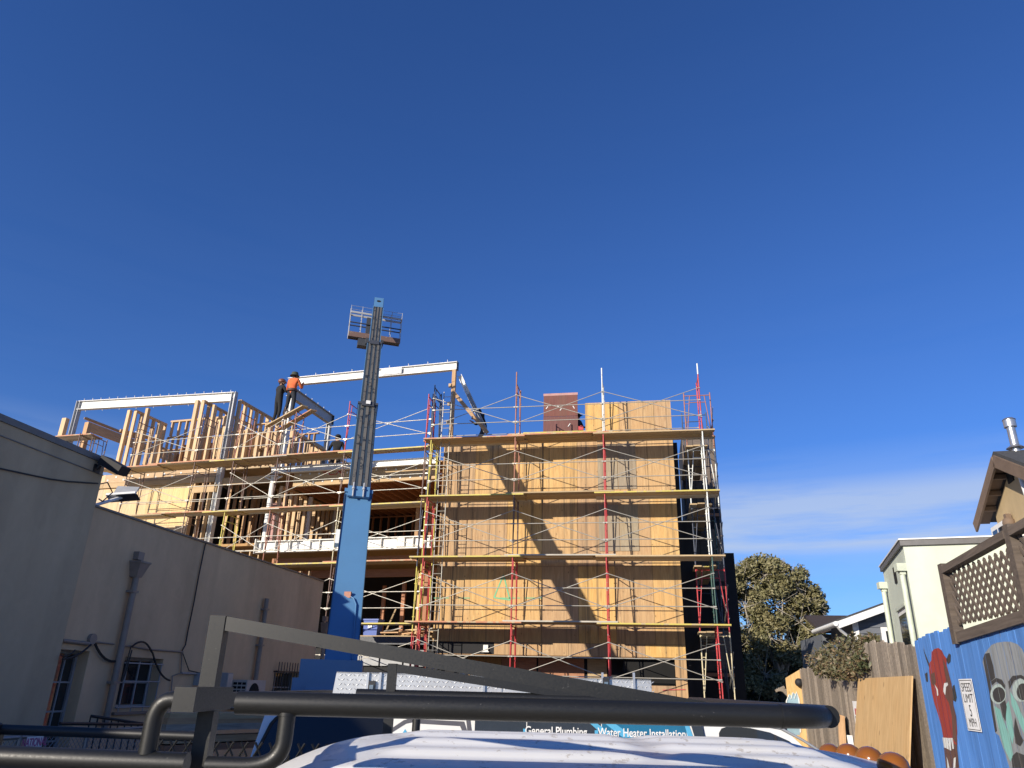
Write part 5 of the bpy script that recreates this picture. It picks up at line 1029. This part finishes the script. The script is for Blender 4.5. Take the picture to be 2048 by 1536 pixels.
def mpaint(name, c):
    b = NB(name); v = b.geo((1, 16, 1.1)); g_ = b.noise(v, 1.6, 5, .7, .4); cc = b.ramp(g_, [(.25, tuple(x * .62 for x in c)), (.55, c), (.85, tuple(min(1, x * 1.25) for x in c))])
    cc = b.mix(b.ramp(b.noise(b.geo((1, 10, .9)), 2.4, 5, .7), [(.60, 0.), (.68, .75)]), cc, (.13, .105, .085)); b.set(cc, .75); b.bump(g_, .3, .004)
for n_, c_ in (('mural_red', (.30, .04, .028)), ('mural_brown', (.12, .06, .045)), ('mural_grey', (.26, .275, .28)), ('mural_dark', (.045, .042, .040)), ('mural_teal', (.22, .47, .41)), ('mural_white', (.68, .68, .64)), ('mural_pale', (.42, .50, .46)), ('graffiti_blue', (.24, .36, .42))): mpaint(n_, c_)
def mural(name, zpts, mat, layer):
    P = [atx(1840 + a / 5.19, 1240 + b / 5.19, XF - .0125 - layer * .0015) for a, b in zpts]; m = MB()
    for lo, hi in boards:
        c = clipy(P, lo, hi)
        if len(c) > 2: m.add(c, [list(range(len(c)))])
    if m.v: obj(name, m, mat, fe)
mural('painted_face', [(120, 330), (150, 300), (190, 290), (225, 315), (245, 360), (275, 400), (275, 470), (300, 560), (325, 660), (340, 760), (345, 880), (375, 1000), (385, 1150), (385, 1290), (380, 1340), (330, 1240), (240, 1220), (225, 1120), (190, 990), (150, 870), (125, 760), (105, 620), (95, 520), (95, 450), (118, 420)], 'mural_red', 0)
mural('painted_shade', [(240, 400), (268, 480), (298, 560), (322, 660), (336, 760), (343, 880), (373, 1000), (383, 1290), (340, 1235), (330, 1000), (300, 860), (262, 800), (250, 700), (270, 620), (250, 520)], 'mural_brown', 1)
mural('painted_shade', [(110, 560), (150, 540), (165, 640), (150, 690), (120, 660)], 'mural_brown', 1)
for P in ([(150, 665), (185, 720), (190, 780), (178, 790), (172, 730)], [(250, 655), (285, 650), (292, 675), (270, 695), (262, 780), (240, 740)]): mural('painted_eye', P, 'mural_white', 2)
for P in ([(270, 410), (300, 345), (318, 360), (315, 430), (290, 460)], [(335, 690), (355, 670), (380, 800), (370, 850), (340, 830)], [(30, 290), (90, 440), (97, 500), (60, 400)], [(50, 560), (75, 540), (82, 640), (65, 640)]): mural('painted_ear', P, 'mural_dark', 1)
mural('painted_jaw', [(240, 1222), (385, 1300), (385, 1340), (405, 1536), (270, 1536), (250, 1340)], 'mural_brown', .5)
for P in ([(232, 1220), (260, 1222), (274, 1330), (250, 1325)], [(262, 1222), (292, 1224), (300, 1345), (278, 1335)], [(294, 1224), (318, 1226), (325, 1355), (304, 1350)], [(320, 1224), (340, 1225), (355, 1335), (338, 1340)], [(275, 1420), (290, 1460), (306, 1536), (285, 1536)], [(350, 1435), (372, 1420), (366, 1536), (345, 1536)]): mural('painted_tooth', P, 'mural_white', 2)
mural('painted_face', [(655, 400), (670, 350), (700, 310), (740, 260), (800, 235), (870, 225), (940, 225), (1010, 250), (1060, 300), (1100, 400), (1180, 700), (1180, 1536), (930, 1536), (880, 1380), (820, 1200), (780, 1170), (740, 930), (720, 760), (690, 600), (650, 440)], 'mural_grey', 0)
mural('painted_shade', [(655, 400), (672, 350), (720, 340), (760, 480), (780, 600), (730, 640), (760, 900), (800, 1150), (780, 1170), (740, 930), (720, 760), (690, 600)], 'mural_dark', .6)
mural('painted_brow', [(735, 640), (790, 600), (850, 620), (885, 680), (880, 720), (840, 670), (790, 640), (745, 680)], 'mural_dark', 1); mural('painted_brow', [(915, 640), (960, 580), (1050, 570), (1100, 600), (1100, 640), (1040, 600), (975, 630), (930, 720)], 'mural_dark', 1)
def ell(cx, cy, rx, ry, n=18): return [(cx + rx * cos(2 * pi * k / n), cy + ry * sin(2 * pi * k / n)) for k in range(n)]
mural('painted_eye', ell(812, 770, 82, 105), 'mural_pale', 1); mural('painted_eye', ell(818, 775, 66, 80), 'mural_dark', 2); mural('painted_eye', ell(1052, 730, 95, 120), 'mural_pale', 1); mural('painted_eye', ell(1066, 745, 62, 88), 'mural_dark', 2)
for P in ([(770, 890), (830, 930), (870, 1050), (930, 1200), (965, 1400), (940, 1470), (860, 1300), (800, 1050)], [(880, 900), (920, 840), (960, 1050), (975, 1200), (960, 1290), (900, 1100)], [(935, 740), (1000, 850), (1079, 1030), (1085, 1190), (1000, 1000), (950, 880)]): mural('painted_tear', P, 'mural_teal', 1.5)
mural('painted_nose', [(830, 870), (880, 830), (900, 900), (885, 1050), (860, 1000)], 'mural_dark', 2.5); mural('painted_nose', [(985, 1010), (1040, 1190), (1075, 1250), (1040, 1310), (990, 1280), (975, 1130)], 'mural_dark', 2)
mural('painted_mouth', [(950, 1420), (1000, 1370), (1079, 1400), (1120, 1536), (960, 1536)], 'mural_dark', 1)
# lattice screen above the blue boards
la = thing('lattice_screen', 'dark weathered lattice panels between posts above the blue boards', 'lattice', (XF, 7.5, 2.8))
PY = [8.62, 6.98, 5.34, 3.9]; ZL0, ZL1 = 2.86, 3.50
def zl(y): return .05 * (8.6 - y)
for y in PY: obj('post', MB().span((XF - .06, y - .05, 2.80), (XF + .04, y + .05, ZL1 + zl(y) + .10)), 'weathered_shade_dark', la)
for i in range(3):
    y1, y0 = PY[i] - .05, PY[i + 1] + .05
    bar('top_cap', V(XF - .02, y0, ZL1 + zl(y0) + .03), V(XF - .02, y1, ZL1 + zl(y1) + .03), .09, .07, 'weathered_shade_dark', la); bar('bottom_rail', V(XF - .02, y0, ZL0 + zl(y0)), V(XF - .02, y1, ZL0 + zl(y1)), .05, .10, 'weathered_shade_dark', la)
    if i == 2: continue
    za, zb = ZL0 + zl(y0) + .05, ZL1 + zl(y1) - .0; st = .125; H = zb - za
    for s_, xo in ((1, -.006), (-1, .006)):
        k = -int(H / st) - 1
        while y0 + k * st < y1:
            a = y0 + k * st; b = a + H; aa, bb = max(a, y0), min(b, y1)
            if bb - aa > .03:
                f0, f1 = (aa - a) / H, (bb - a) / H
                if s_ < 0: f0, f1 = 1 - f0, 1 - f1
                bar('lattice_slat', V(XF + xo, aa, za + H * f0), V(XF + xo, bb, za + H * f1), .010, .036, 'weathered_shade_dark', la)
            k += 1
# signs on the fence
sp_ = thing('speed_sign', 'white speed limit 5 mph sign screwed to the blue boards', 'sign', V(XF, 8.6, 2.0)); xs_ = XF - .022
c = atx(1939.5, 1409.5, xs_); wy, hz = .335, .475
obj('plate', MB().box(c, (.003, wy, hz)), 'sign_white', sp_); m = MB()
for dy, dz, sy, sz in ((0, hz / 2 - .014, wy - .03, .006), (0, -hz / 2 + .014, wy - .03, .006), (wy / 2 - .014, 0, .006, hz - .03), (-wy / 2 + .014, 0, .006, hz - .03)): m.box(c + V(-.0022, dy, dz), (.001, sy, sz))
obj('border_line', m, 'ink_black', sp_)
for t_, dz, sz_, sx_ in (('SPEED', .155, .115, .85), ('LIMIT', .055, .115, .9), ('5', -.06, .15, .8), ('MPH', -.165, .11, .85)): text_mesh(t_, sz_, 'ink_black', basis(c + V(-.0025, 0, dz), (0, -1, 0), (0, 0, 1)), sp_, ext=.0004, sx=sx_)
ts_ = thing('parking_sign', 'narrow white notice with red and grey print on the weathered boards', 'sign', V(XF, 12, 1.6)); c = atx(1719, 1458, xs_)
obj('plate', MB().box(c, (.003, .42, .78)), 'sign_white', ts_)
for k, (mt, dz, w_, h_) in enumerate((('ink_red', .24, .26, .09), ('ink_black', .15, .30, .05), ('ink_red', .06, .28, .09), ('ink_red', -.08, .08, .14), ('ink_black', -.08, .20, .10), ('ink_black', -.25, .28, .10))):
    for q in range(4): obj('print_block', MB().box(c + V(-.003, -(q - 1.5) * w_ / 4, dz), (.001, w_ / 5.2, h_)), mt, ts_)
# plywood leaning on the fence, pieces beside it
lp = [atx(1716, 1355, XF - .06), atx(1824, 1355, XF - .06)]; zt_ = (lp[0].z + lp[1].z) / 2
top0, top1 = V(XF - .06, lp[0].y, zt_), V(XF - .06, lp[1].y, zt_); bot0, bot1 = V(XF - .55, lp[0].y - .05, .1), V(XF - .55, lp[1].y - .05, .1)
M = basis((top0 + bot1) / 2, top1 - top0, top0 - bot0); w_, h_ = (top1 - top0).length, (top0 - bot0).length
m = MB(); m.box((0, 0, 0), (w_, .018, h_)); Mz = M @ Matrix.Rotation(radians(90), 4, 'X')
o = bpy.data.objects.new('plywood_sheet', m.mesh('plywood_sheet', 'ply_lean')); link(o, None, Mz); tag(o, 'large tan plywood sheet leaning against the fence beside the blue boards', 'plywood')
ck = MB(); q0_, q1_ = fwd(1, 1, 1), 0
a, b = atx(1682, 1432, XF - .10), atx(1676, 1500, XF - .45); tag(bar('lumber_board', a, b - V(0, 0, .9), .10, .04, 'fir_warm', None, (0, 1, 0)), 'narrow tan board propped upright against the weathered fence', 'board')
a, b = atx(1699, 1471, XF - .06), atx(1704, 1500, XF - .12); tag(bar('white_stick', a, b - V(0, 0, .9), .08, .03, 'trim_white', None, (0, 1, 0)), 'short white stick leaning on the fence beside the notice', 'stick')
ho = [atx(x, y, XF - .014) for x, y in ((1686, 1500), (1688, 1440), (1693, 1433), (1697, 1440), (1700, 1500))]; obj('board_hole', MB().prism(ho, (.002, 0, 0)), 'void_black', fe)
# graffiti panel closing the lane
gp = thing('hoarding_panel', 'tan plywood hoarding with pale blue graffiti at the far end of the fence', 'hoarding', (2.6, 17.7, 0)); Yh = 17.65
hp = [aty(x, y, Yh) for x, y in ((1571, 1356), (1606, 1338))]
obj('sheet', MB().prism([V(hp[0].x, Yh, 0), V(XF + .02, Yh, 0), V(XF + .02, Yh, hp[1].z), V(hp[0].x, Yh, hp[0].z)], (0, .02, 0)), 'ply_lean', gp)
for P in ([(1572, 1420), (1573, 1400), (1578, 1388), (1583, 1392), (1585, 1384), (1590, 1388), (1594, 1384), (1599, 1400), (1600, 1470), (1575, 1470)],): obj('graffiti_fill', MB().prism([aty(x, y, Yh - .003) for x, y in P], (0, .001, 0)), 'graffiti_blue', gp)
m = MB(); pts = [aty(x, y, Yh - .006) for x, y in ((1572, 1425), (1573, 1402), (1578, 1390), (1582, 1398), (1585, 1386), (1589, 1397), (1593, 1384), (1598, 1398), (1600, 1420), (1601, 1465))]; m.tube(pts, .014, 5); obj('graffiti_line', m, 'mural_white', gp)
tag(obj('yard_lamp', MB().ball(aty(1598, 1365, Yh - .08), .085, 10, 8).tube([aty(1598, 1365, Yh - .08), aty(1598, 1365, Yh)], .02, 6), 'black_matte'), 'small black round lamp on the graffiti hoarding', 'lamp')
m = MB()
for k in range(4): p_ = aty(1560 + k * 3, 1378 + k * 2, 18.2); m.box(p_, (.22, .04, .05), Euler((0, .4 * (k - 1), .3)).to_matrix())
tag(obj('scrap_lumber', m, 'weathered', kind='stuff'), 'broken grey lumber ends beside the hoarding', 'lumber')

# ------------------------------------------------------------------ foliage
def leafmat(name, a, b, c):
    n = NB(name); f = n.noise(n.geo((1, 1, 1)), 1.3, 3); g_ = n.noise(n.geo((1, 1, 1)), 14, 2)
    cc = n.mix(n.ramp(f, [(.35, 0.), (.65, 1.)]), a, b); cc = n.mix(n.ramp(g_, [(.5, 0.), (.7, 1.)]), cc, c); n.set(cc, .6); n.b.inputs['Subsurface Weight'].default_value = 0.0; return n.m
leafmat('leaf_olive', (.11, .115, .045), (.20, .175, .075), (.30, .26, .15)); leafmat('leaf_shade', (.018, .026, .010), (.035, .045, .016), (.05, .06, .025)); leafmat('leaf_shrub', (.06, .075, .03), (.13, .11, .055), (.24, .15, .09))  # the near-black leaf tone paints the shade under the tree
plain('bark', (.10, .08, .06), .9); plain('bark_pale', (.38, .34, .28), .9)
def leaves(m, centre, rad, n, size, R_, sq=(1, 1, 1), shell=.55):
    for _ in range(n):
        d = Vector((R_.gauss(0, 1), R_.gauss(0, 1), R_.gauss(0, 1))).normalized(); r = shell + (1 - shell) * R_.random()
        p = Vector(centre) + Vector((d.x * sq[0], d.y * sq[1], d.z * sq[2])) * rad * r
        a = Vector((R_.gauss(0, 1), R_.gauss(0, 1), R_.gauss(0, .7))).normalized(); b = a.cross(Vector((R_.gauss(0, 1), R_.gauss(0, 1), R_.gauss(0, 1)))).normalized(); s = size * R_.uniform(.6, 1.3)
        m.add([p - a * s, p + b * s * .42, p + a * s, p - b * s * .42], [(0, 1, 2, 3)])
tr = thing('broad_tree', 'broad evergreen tree with olive crown standing behind the right scaffold', 'tree', (6.4, 46.5, 0))
YTR = 46.5; KS = 46.5 / 33; R_ = random.Random(5); CT = aty(1548, 1215, YTR); tz_ = CT.z; cen = V(CT.x, YTR, tz_)
obj('trunk', MB().tube([V(CT.x, YTR, 0), V(CT.x + .1, YTR + .1, 1.6), V(CT.x - .05, YTR, 2.8)], [.32, .26, .22], 10), 'bark', tr)
for k in range(9):
    an = k * 2 * pi / 9; e = cen + V(cos(an) * 1.9, sin(an) * 1.6, R_.uniform(-.3, 1.7)); s0 = V(CT.x, YTR, 2.4 + .1 * k)
    obj('limb', MB().tube([s0, s0.lerp(e, .5) + V(0, 0, .3), e], [.10, .06, .025], 7), 'bark_pale', tr)
blobs = []
for px, py, r in ((1485, 1160, .85), (1530, 1150, .95), (1575, 1165, .95), (1610, 1195, .8), (1635, 1215, .42), (1490, 1215, 1.05), (1545, 1210, 1.15), (1600, 1245, .95), (1625, 1260, .5), (1490, 1280, 1.0), (1540, 1275, 1.1), (1590, 1295, .9), (1480, 1340, .9), (1530, 1350, 1.0), (1465, 1170, .6), (1452, 1190, .8), (1458, 1250, .95), (1455, 1310, .95), (1500, 1140, .5), (1556, 1138, .5)):
    for dy in (-.9, .7): c = aty(px, py, YTR + dy); blobs.append((c, r * KS))
m = MB(); tw = MB()
for c, r in blobs:
    for _ in range(7):
        d = Vector((R_.gauss(0, 1), R_.gauss(0, 1), R_.gauss(0, 1))).normalized(); leaves(m, c + d * r * .62, r * .46, 230, .125, R_, (1, 1, .8), .15)
    for _ in range(10):
        d = Vector((R_.gauss(0, 1), R_.gauss(0, 1) - .6, R_.gauss(0, 1) + .2)).normalized(); tw.tube([c, c + d * r * .6 + V(0, 0, -.05), c + d * r * 1.12], [.022, .014, .006], 4, False)
for _ in range(26):
    px, py = R_.choice(((1500, 1135), (1540, 1128), (1590, 1142), (1625, 1180), (1642, 1225), (1455, 1140), (1636, 1245))); c = aty(px + R_.uniform(-16, 16), py + R_.uniform(-8, 12), YTR + R_.uniform(-.8, .8)); leaves(m, c, .28, 34, .09, R_, (1, 1, 1), .1)
obj('crown', m, 'leaf_olive', tr); obj('twigs', tw, 'bark_pale', tr)
us = thing('shade_thicket', 'dark leaf mass added for the deep shade below the broad tree', 'shrub', (6, 48, 0)); m = MB(); R_ = random.Random(8)  # dark leaf mass added so the space under the tree reads as shade
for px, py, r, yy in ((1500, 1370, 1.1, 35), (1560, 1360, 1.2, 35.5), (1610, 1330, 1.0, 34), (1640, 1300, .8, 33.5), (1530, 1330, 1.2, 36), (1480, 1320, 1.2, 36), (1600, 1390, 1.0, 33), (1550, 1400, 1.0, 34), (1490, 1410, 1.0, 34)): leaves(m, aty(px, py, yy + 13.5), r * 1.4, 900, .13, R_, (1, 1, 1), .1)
obj('foliage', m, 'leaf_shade', us); obj('backing_stems', MB().tube([V(6, 48.5, 0), V(6.2, 48.5, 3)], .1, 6), 'bark', us)
obj('core_mass', MB().ball(aty(1545, 1365, 50), 2.1, 12, 8, (1.6, .6, 1.2)), 'leaf_shade', us)
sh = thing('fence_shrub', 'reddish green shrub spilling over the weathered board fence', 'shrub', (3.3, 13.5, 0)); m = MB(); R_ = random.Random(3); tw = MB()
for px, py, X_, r in ((1635, 1320, 3.0, .30), (1650, 1335, 2.9, .26), (1665, 1310, 3.1, .36), (1685, 1305, 3.1, .38), (1700, 1335, 2.95, .26), (1705, 1295, 3.2, .36), (1725, 1300, 3.15, .32), (1740, 1295, 3.2, .24), (1720, 1325, 2.98, .24), (1675, 1340, 2.92, .22), (1745, 1283, 3.25, .16)):
    c = atx(px, py, X_); leaves(m, c, r * .78, 300, .042, R_, (1, 1.2, 1), .3); tw.tube([V(3.35, c.y, 1.8), c + V(.1, 0, -.05), c + V(-.05, .05, .15)], [.015, .01, .005], 5, False)
obj('foliage', m, 'leaf_shrub', sh); obj('stems', tw, 'bark', sh)

# ------------------------------------------------------------------ houses beyond the fence
def solve(f, lo, hi):
    for _ in range(50):
        md = (lo + hi) / 2
        if f(lo) * f(md) <= 0: hi = md
        else: lo = md
    return (lo + hi) / 2
def pxof(P): d = P - CAM; k = d.dot(FW); return 1024 + FPX * d.dot(RT) / k, 768 - FPX * d.dot(UPV) / k
HA_ = radians(9.1); e1 = V(sin(HA_), cos(HA_), 0); e2 = V(cos(HA_), -sin(HA_), 0); RHs = basis((0, 0, 0), e2, e1).to_3x3()
mh = thing('mint_house', 'pale mint stucco house with a flat dark edged roof behind the fence', 'house', (6, 17, 0))
K = aty(1806, 1092, 15.0); zt_ = K.z; K = V(K.x, K.y, 0)
tl = solve(lambda t: pxof(K + e1 * t + V(0, 0, zt_))[0] - 1766, .2, 14)
wallm = MB(); wallm.prism([K, K + e2 * 7, K + e2 * 7 + e1 * tl, K + e1 * tl], (0, 0, zt_)); obj('wall', wallm, 'stucco_mint', mh)
ov = .05; m = MB(); m.prism([K - e2 * ov - e1 * ov + V(0, 0, zt_ + .002), K + e2 * 7 - e1 * ov + V(0, 0, zt_ + .002), K + e2 * 7 + e1 * (tl + ov) + V(0, 0, zt_ + .002), K - e2 * ov + e1 * (tl + ov) + V(0, 0, zt_ + .002)], (0, 0, .10)); obj('roof_edge', m, 'flashing', mh)
m = MB(); m.prism([K - e2 * (ov + .02) - e1 * (ov + .02) + V(0, 0, zt_ + .104), K + e2 * 7 - e1 * ov + V(0, 0, zt_ + .104), K + e2 * 7 + e1 * (tl + ov) + V(0, 0, zt_ + .104), K - e2 * (ov + .02) + e1 * (tl + ov) + V(0, 0, zt_ + .104)], (0, 0, .025)); obj('drip_metal', m, 'trim_white', mh)
def onleft(x, y, off=.0):
    n = e2; o = K - n * off; r = ray(x, y); return CAM + r * ((o - CAM).dot(n) / r.dot(n))
for k in range(4): q = onleft(1788 + k * 1.3, 1139 + k * 7.5, .012); obj('vent_louvre', MB().box(q, (.02, .26, .09), RHs), 'void_black', mh)
wa, wb_, wc = onleft(1798, 1224), onleft(1816, 1216), onleft(1818, 1290); y0_, y1_ = wa, V(wb_.x, wb_.y, wa.z)
L0, L1 = (wa - K).dot(e1), (wb_ - K).dot(e1); z0_, z1_ = 2.3, (wa.z + wb_.z) / 2 + .02
L0, L1 = min(L0, L1), max(L0, L1)
def lw(t, z, off): return K + e1 * t - e2 * off + V(0, 0, z)
wn_ = obj('window', MB().prism([lw(L0, z0_, .002), lw(L1, z0_, .002), lw(L1, z1_, .002), lw(L0, z1_, .002)], -e2 * .02), 'trim_white', mh)
obj('pane', MB().prism([lw(L0 + .08, z0_, .0225), lw(L1 - .08, z0_, .0225), lw(L1 - .08, z1_ - .1, .0225), lw(L0 + .08, z1_ - .1, .0225)], -e2 * .006), 'glass_dark', wn_); obj('head_trim', MB().prism([lw(L0 - .05, z1_, .002), lw(L1 + .05, z1_, .002), lw(L1 + .05, z1_ + .06, .002), lw(L0 - .05, z1_ + .06, .002)], -e2 * .06), 'pipe_mint', wn_)
for px0, py0, px1, py1, lab in ((1768, 1172, 1784, 1285, 'mint painted downspout at the far corner of the mint house'), (1806, 1135, 1828, 1285, 'mint painted downspout near the corner of the mint house')):
    a, b = onleft(px0, py0, .08), onleft(px1, py1, .08); t = thing('downspout', lab, 'downspout', b); a.x, a.y = b.x + (a.x - b.x) * .1, b.y + (a.y - b.y) * .1
    obj('pipe', MB().tube([V(b.x, b.y, 1.0), V(b.x, b.y, a.z - .1)], .05, 8), 'pipe_mint', t); obj('collector_box', MB().prism([V(b.x, b.y, a.z - .1) + q for q in (V(-.05, -.05, 0), V(.05, -.05, 0), V(.05, .05, 0), V(-.05, .05, 0))], (0, 0, .06)).box(V(b.x, b.y, a.z + .03), (.2, .2, .14)), 'pipe_mint', t)
# slate blue house with lap siding
plain('siding_slate', (.115, .125, .145), .7, var=.08); plain('shingle_brown', (.045, .032, .028), .95, var=.4, scale=30); plain('shingle_dark', (.05, .052, .055), .95, var=.4, scale=30)
gh = thing('slate_house', 'slate blue house with lap siding, white gutter and fascia behind the shrub', 'house', (8, 25, 0)); YG = 24.0
G0 = aty(1707, 1238, YG); eavez = G0.z; gk = V(G0.x, YG, 0); gl = 3.2
rise = .36
obj('wall_core', MB().prism([gk + V(.02, .03, 0), gk + V(4, .03, 0), gk + V(4, .03, eavez + 4 * rise), gk + V(.02, .03, eavez)], (0, gl, 0)), 'siding_slate', gh)
z = 1.4; sdg = .17
while z < eavez + 1.5:
    x0 = 0.0 if z < eavez else (z - eavez) / rise + .1
    M_ = MB(); M_.prism([gk + V(x0, 0, z), gk + V(4, 0, z), gk + V(4, .025, z + sdg), gk + V(x0, .025, z + sdg)], (0, .02, 0)); obj('lap_board', M_, 'siding_slate', gh); z += sdg
obj('corner_board', MB().span((gk.x - .06, YG - .035, 0), (gk.x + .10, YG - .004, eavez + .02)), 'trim_white', gh)
ovx = .55; f0 = gk + V(-ovx, -.38, eavez - ovx * rise); f1 = gk + V(4.2, -.38, eavez + 4.2 * rise)
bar('fascia', f0, f1, .04, .20, 'trim_white', gh); M_ = MB(); dv = f1 - f0; M_.prism([f0 + V(0, -.03, .10), f1 + V(0, -.03, .10), f1 + V(0, gl, .10), f0 + V(0, gl, .10)], (0, 0, .05)); obj('roof', M_, 'shingle_dark', gh)
M_ = MB(); M_.prism([f0 + V(.0, 0.03, -.05), f1 + V(0, .03, -.05), f1 + V(0, gl, -.05), f0 + V(0, gl, -.05)], (0, 0, .03)); obj('soffit', M_, 'trim_white', gh)
obj('gutter', MB().tube([f0 + V(-.05, -.05, .03), f0 + V(-.05, gl, .03)], .07, 8), 'trim_white', gh); obj('downspout', MB().tube([f0 + V(-.03, .0, 0), f0 + V(.1, .12, -.15), gk + V(-.10, .1, eavez - .55), gk + V(-.10, .1, 1)], .045, 8), 'trim_white', gh)
for yy in (2.2, 4.5): wn_ = obj('window', MB().span((gk.x - .03, YG + yy, eavez - 1.6), (gk.x + .015, YG + yy + 1.1, eavez - .45)), 'trim_white', gh); obj('pane', MB().span((gk.x - .036, YG + yy + .12, eavez - 1.5), (gk.x - .032, YG + yy + .98, eavez - .55)), 'glass_dark', wn_)
q = aty(1771, 1262, YG - .03); wn_ = obj('window', MB().span((q.x - .12, YG - .04, q.z - .9), (q.x + .9, YG - .006, q.z + .1)), 'trim_white', gh); obj('pane', MB().span((q.x, YG - .046, q.z - .8), (q.x + .8, YG - .042, q.z)), 'glass_dark', wn_)
bh = thing('brown_roof_house', 'small house with dark brown shingle roof between the tree and the slate house', 'house', (6.5, 29, 0)); Yb = 27.5
p0, p1, p2 = aty(1634, 1240, Yb), aty(1690, 1240, Yb), aty(1640, 1268, Yb)
M_ = MB(); M_.prism([V(p0.x, Yb + 2.2, p0.z + .25), V(p1.x + 1, Yb + 2.2, p0.z + .25), V(p1.x + 1, Yb - .3, p2.z), V(p0.x, Yb - .3, p2.z)], (0, 0, .10)); obj('roof', M_, 'shingle_brown', bh)
obj('wall', MB().span((p0.x + .1, Yb, 0), (p1.x + .8, Yb + 4, p2.z)), 'siding_slate', bh); obj('fascia', MB().span((p0.x + .55, Yb - .33, p2.z - .08), (p1.x + .2, Yb - .29, p2.z + .03)), 'trim_white', bh)
wn_ = obj('window', MB().span((p0.x + .75, Yb - .03, p2.z - 1.3), (p0.x + 1.6, Yb - .003, p2.z - .25)), 'trim_white', bh); obj('pane', MB().span((p0.x + .82, Yb - .036, p2.z - 1.25), (p0.x + 1.53, Yb - .032, p2.z - .32)), 'glass_dark', wn_)
# tan gable house
plain('trim_brown', (.16, .11, .075), .8)
th = thing('tan_house', 'tan stucco house with brown gable eaves behind the mint house', 'house', (11, 18, 0))
TD = V(sin(radians(-6)), -cos(radians(-6)), 0); TM = V(-TD.y, TD.x, 0)            # along the gable towards the lot, and into the house
TK = .46; A_ = atx(1988, 912, 6.6); NEAR = 5.5
half = solve(lambda t: pxof(A_ - TD * t - V(0, 0, TK * t))[0] - 1951, .3, 12)
def tp(s, z, dn=0.): return V(A_.x, A_.y, 0) + TD * s + TM * dn + V(0, 0, z)
OV = .26; wz = A_.z - .16
obj('wall', MB().prism([tp(-half + .45, 0, OV), tp(-half + .45, wz - TK * (half - .45), OV), tp(0, wz, OV), tp(NEAR - .45, wz - TK * (NEAR - .45), OV), tp(NEAR - .45, 0, OV)], TM * 8), 'stucco_tan', th)
for s_ in (-half, NEAR):
    a = tp(0, A_.z); b = tp(s_, A_.z - TK * abs(s_))
    M_ = MB(); M_.prism([a + V(0, 0, .0), b + V(0, 0, .0), b + TM * 9.4, a + TM * 9.4], V(0, 0, .09)); obj('roof', M_, 'shingle_dark', th)
    bar('barge_board', a + V(0, 0, -.10) - TM * .02, b + V(0, 0, -.10) - TM * .02, .04, .22, 'trim_brown', th)
    M_ = MB(); M_.prism([a + V(0, 0, -.03), b + V(0, 0, -.03), b + V(0, 0, -.03) + TM * OV, a + V(0, 0, -.03) + TM * OV], V(0, 0, .02)); obj('soffit', M_, 'trim_brown', th)
    for k in range(1, 4): q = a.lerp(b, k / 4.2); obj('lookout', MB().beam(q + V(0, 0, -.09), q + V(0, 0, -.09) + TM * OV, .09, .09), 'trim_brown', th)
def onT(x, y, off=0.): o_ = V(A_.x, A_.y, 0) + TM * (OV - off); r_ = ray(x, y); return CAM + r_ * ((o_ - CAM).dot(TM) / r_.dot(TM))
RT_ = basis((0, 0, 0), TM, -TD).to_3x3()
for k in range(7): q = onT(2014 + k * 1.3, 929 + k * 5.2, .012); obj('vent_louvre', MB().box(q, (.02, .30, .08), RT_), 'void_black', th)
w0, w1 = onT(1988, 1062), onT(2013, 1042); sa, sb_ = (w0 - V(A_.x, A_.y, 0)).dot(TD), (w1 - V(A_.x, A_.y, 0)).dot(TD); zt2 = (w0.z + w1.z) / 2 + .04; ym = (sa + sb_) / 2
wn_ = obj('window', MB().prism([tp(sa, zt2 - 1.5, OV - .003), tp(sb_, zt2 - 1.5, OV - .003), tp(sb_, zt2, OV - .003), tp(sa, zt2, OV - .003)], -TM * .05), 'trim_white', th)
for a, b in ((sa + .09, ym - .04), (ym + .04, sb_ - .09)): obj('pane', MB().prism([tp(a, zt2 - 1.4, OV - .055), tp(b, zt2 - 1.4, OV - .055), tp(b, zt2 - .09, OV - .055), tp(a, zt2 - .09, OV - .055)], -TM * .005), 'glass_dark', wn_)
q = onT(2036, 932, .1); obj('downspout', MB().tube([q, q + TD * .25 + V(0, 0, -1.2), q + TD * .25 + V(0, 0, -4)], .06, 8), 'trim_white', th)
tv = solve(lambda t: pxof(A_ + TM * t + V(0, 0, .3))[0] - 2027, .05, 9); q = A_ + TM * tv + V(0, 0, .45); vt = thing('roof_vent', 'galvanised vent pipe with a cap on the tan house roof', 'vent', q); plain('vent_metal', (.5, .5, .5), .35, .8)
obj('pipe', MB().tube([q + V(0, 0, -.5), q + V(0, 0, .10)], .075, 10), 'vent_metal', vt); obj('cap', MB().tube([q + V(0, 0, .10), q + V(0, 0, .24)], .11, 10).tube([q + V(0, 0, .245), q + V(0, 0, .28)], [.12, .08], 10), 'vent_metal', vt); obj('storm_collar', MB().tube([q + V(0, 0, -.32), q + V(0, 0, -.26)], [.16, .08], 10), 'vent_metal', vt)
q = onT(2018, 1046, .08); tag(obj('wall_lamp', MB().ball(q, .12, 8, 6).box(q + V(0, 0, .12), (.1, .1, .1)), 'trim_brown'), 'small brown wall lamp beside the tan house window', 'lamp')
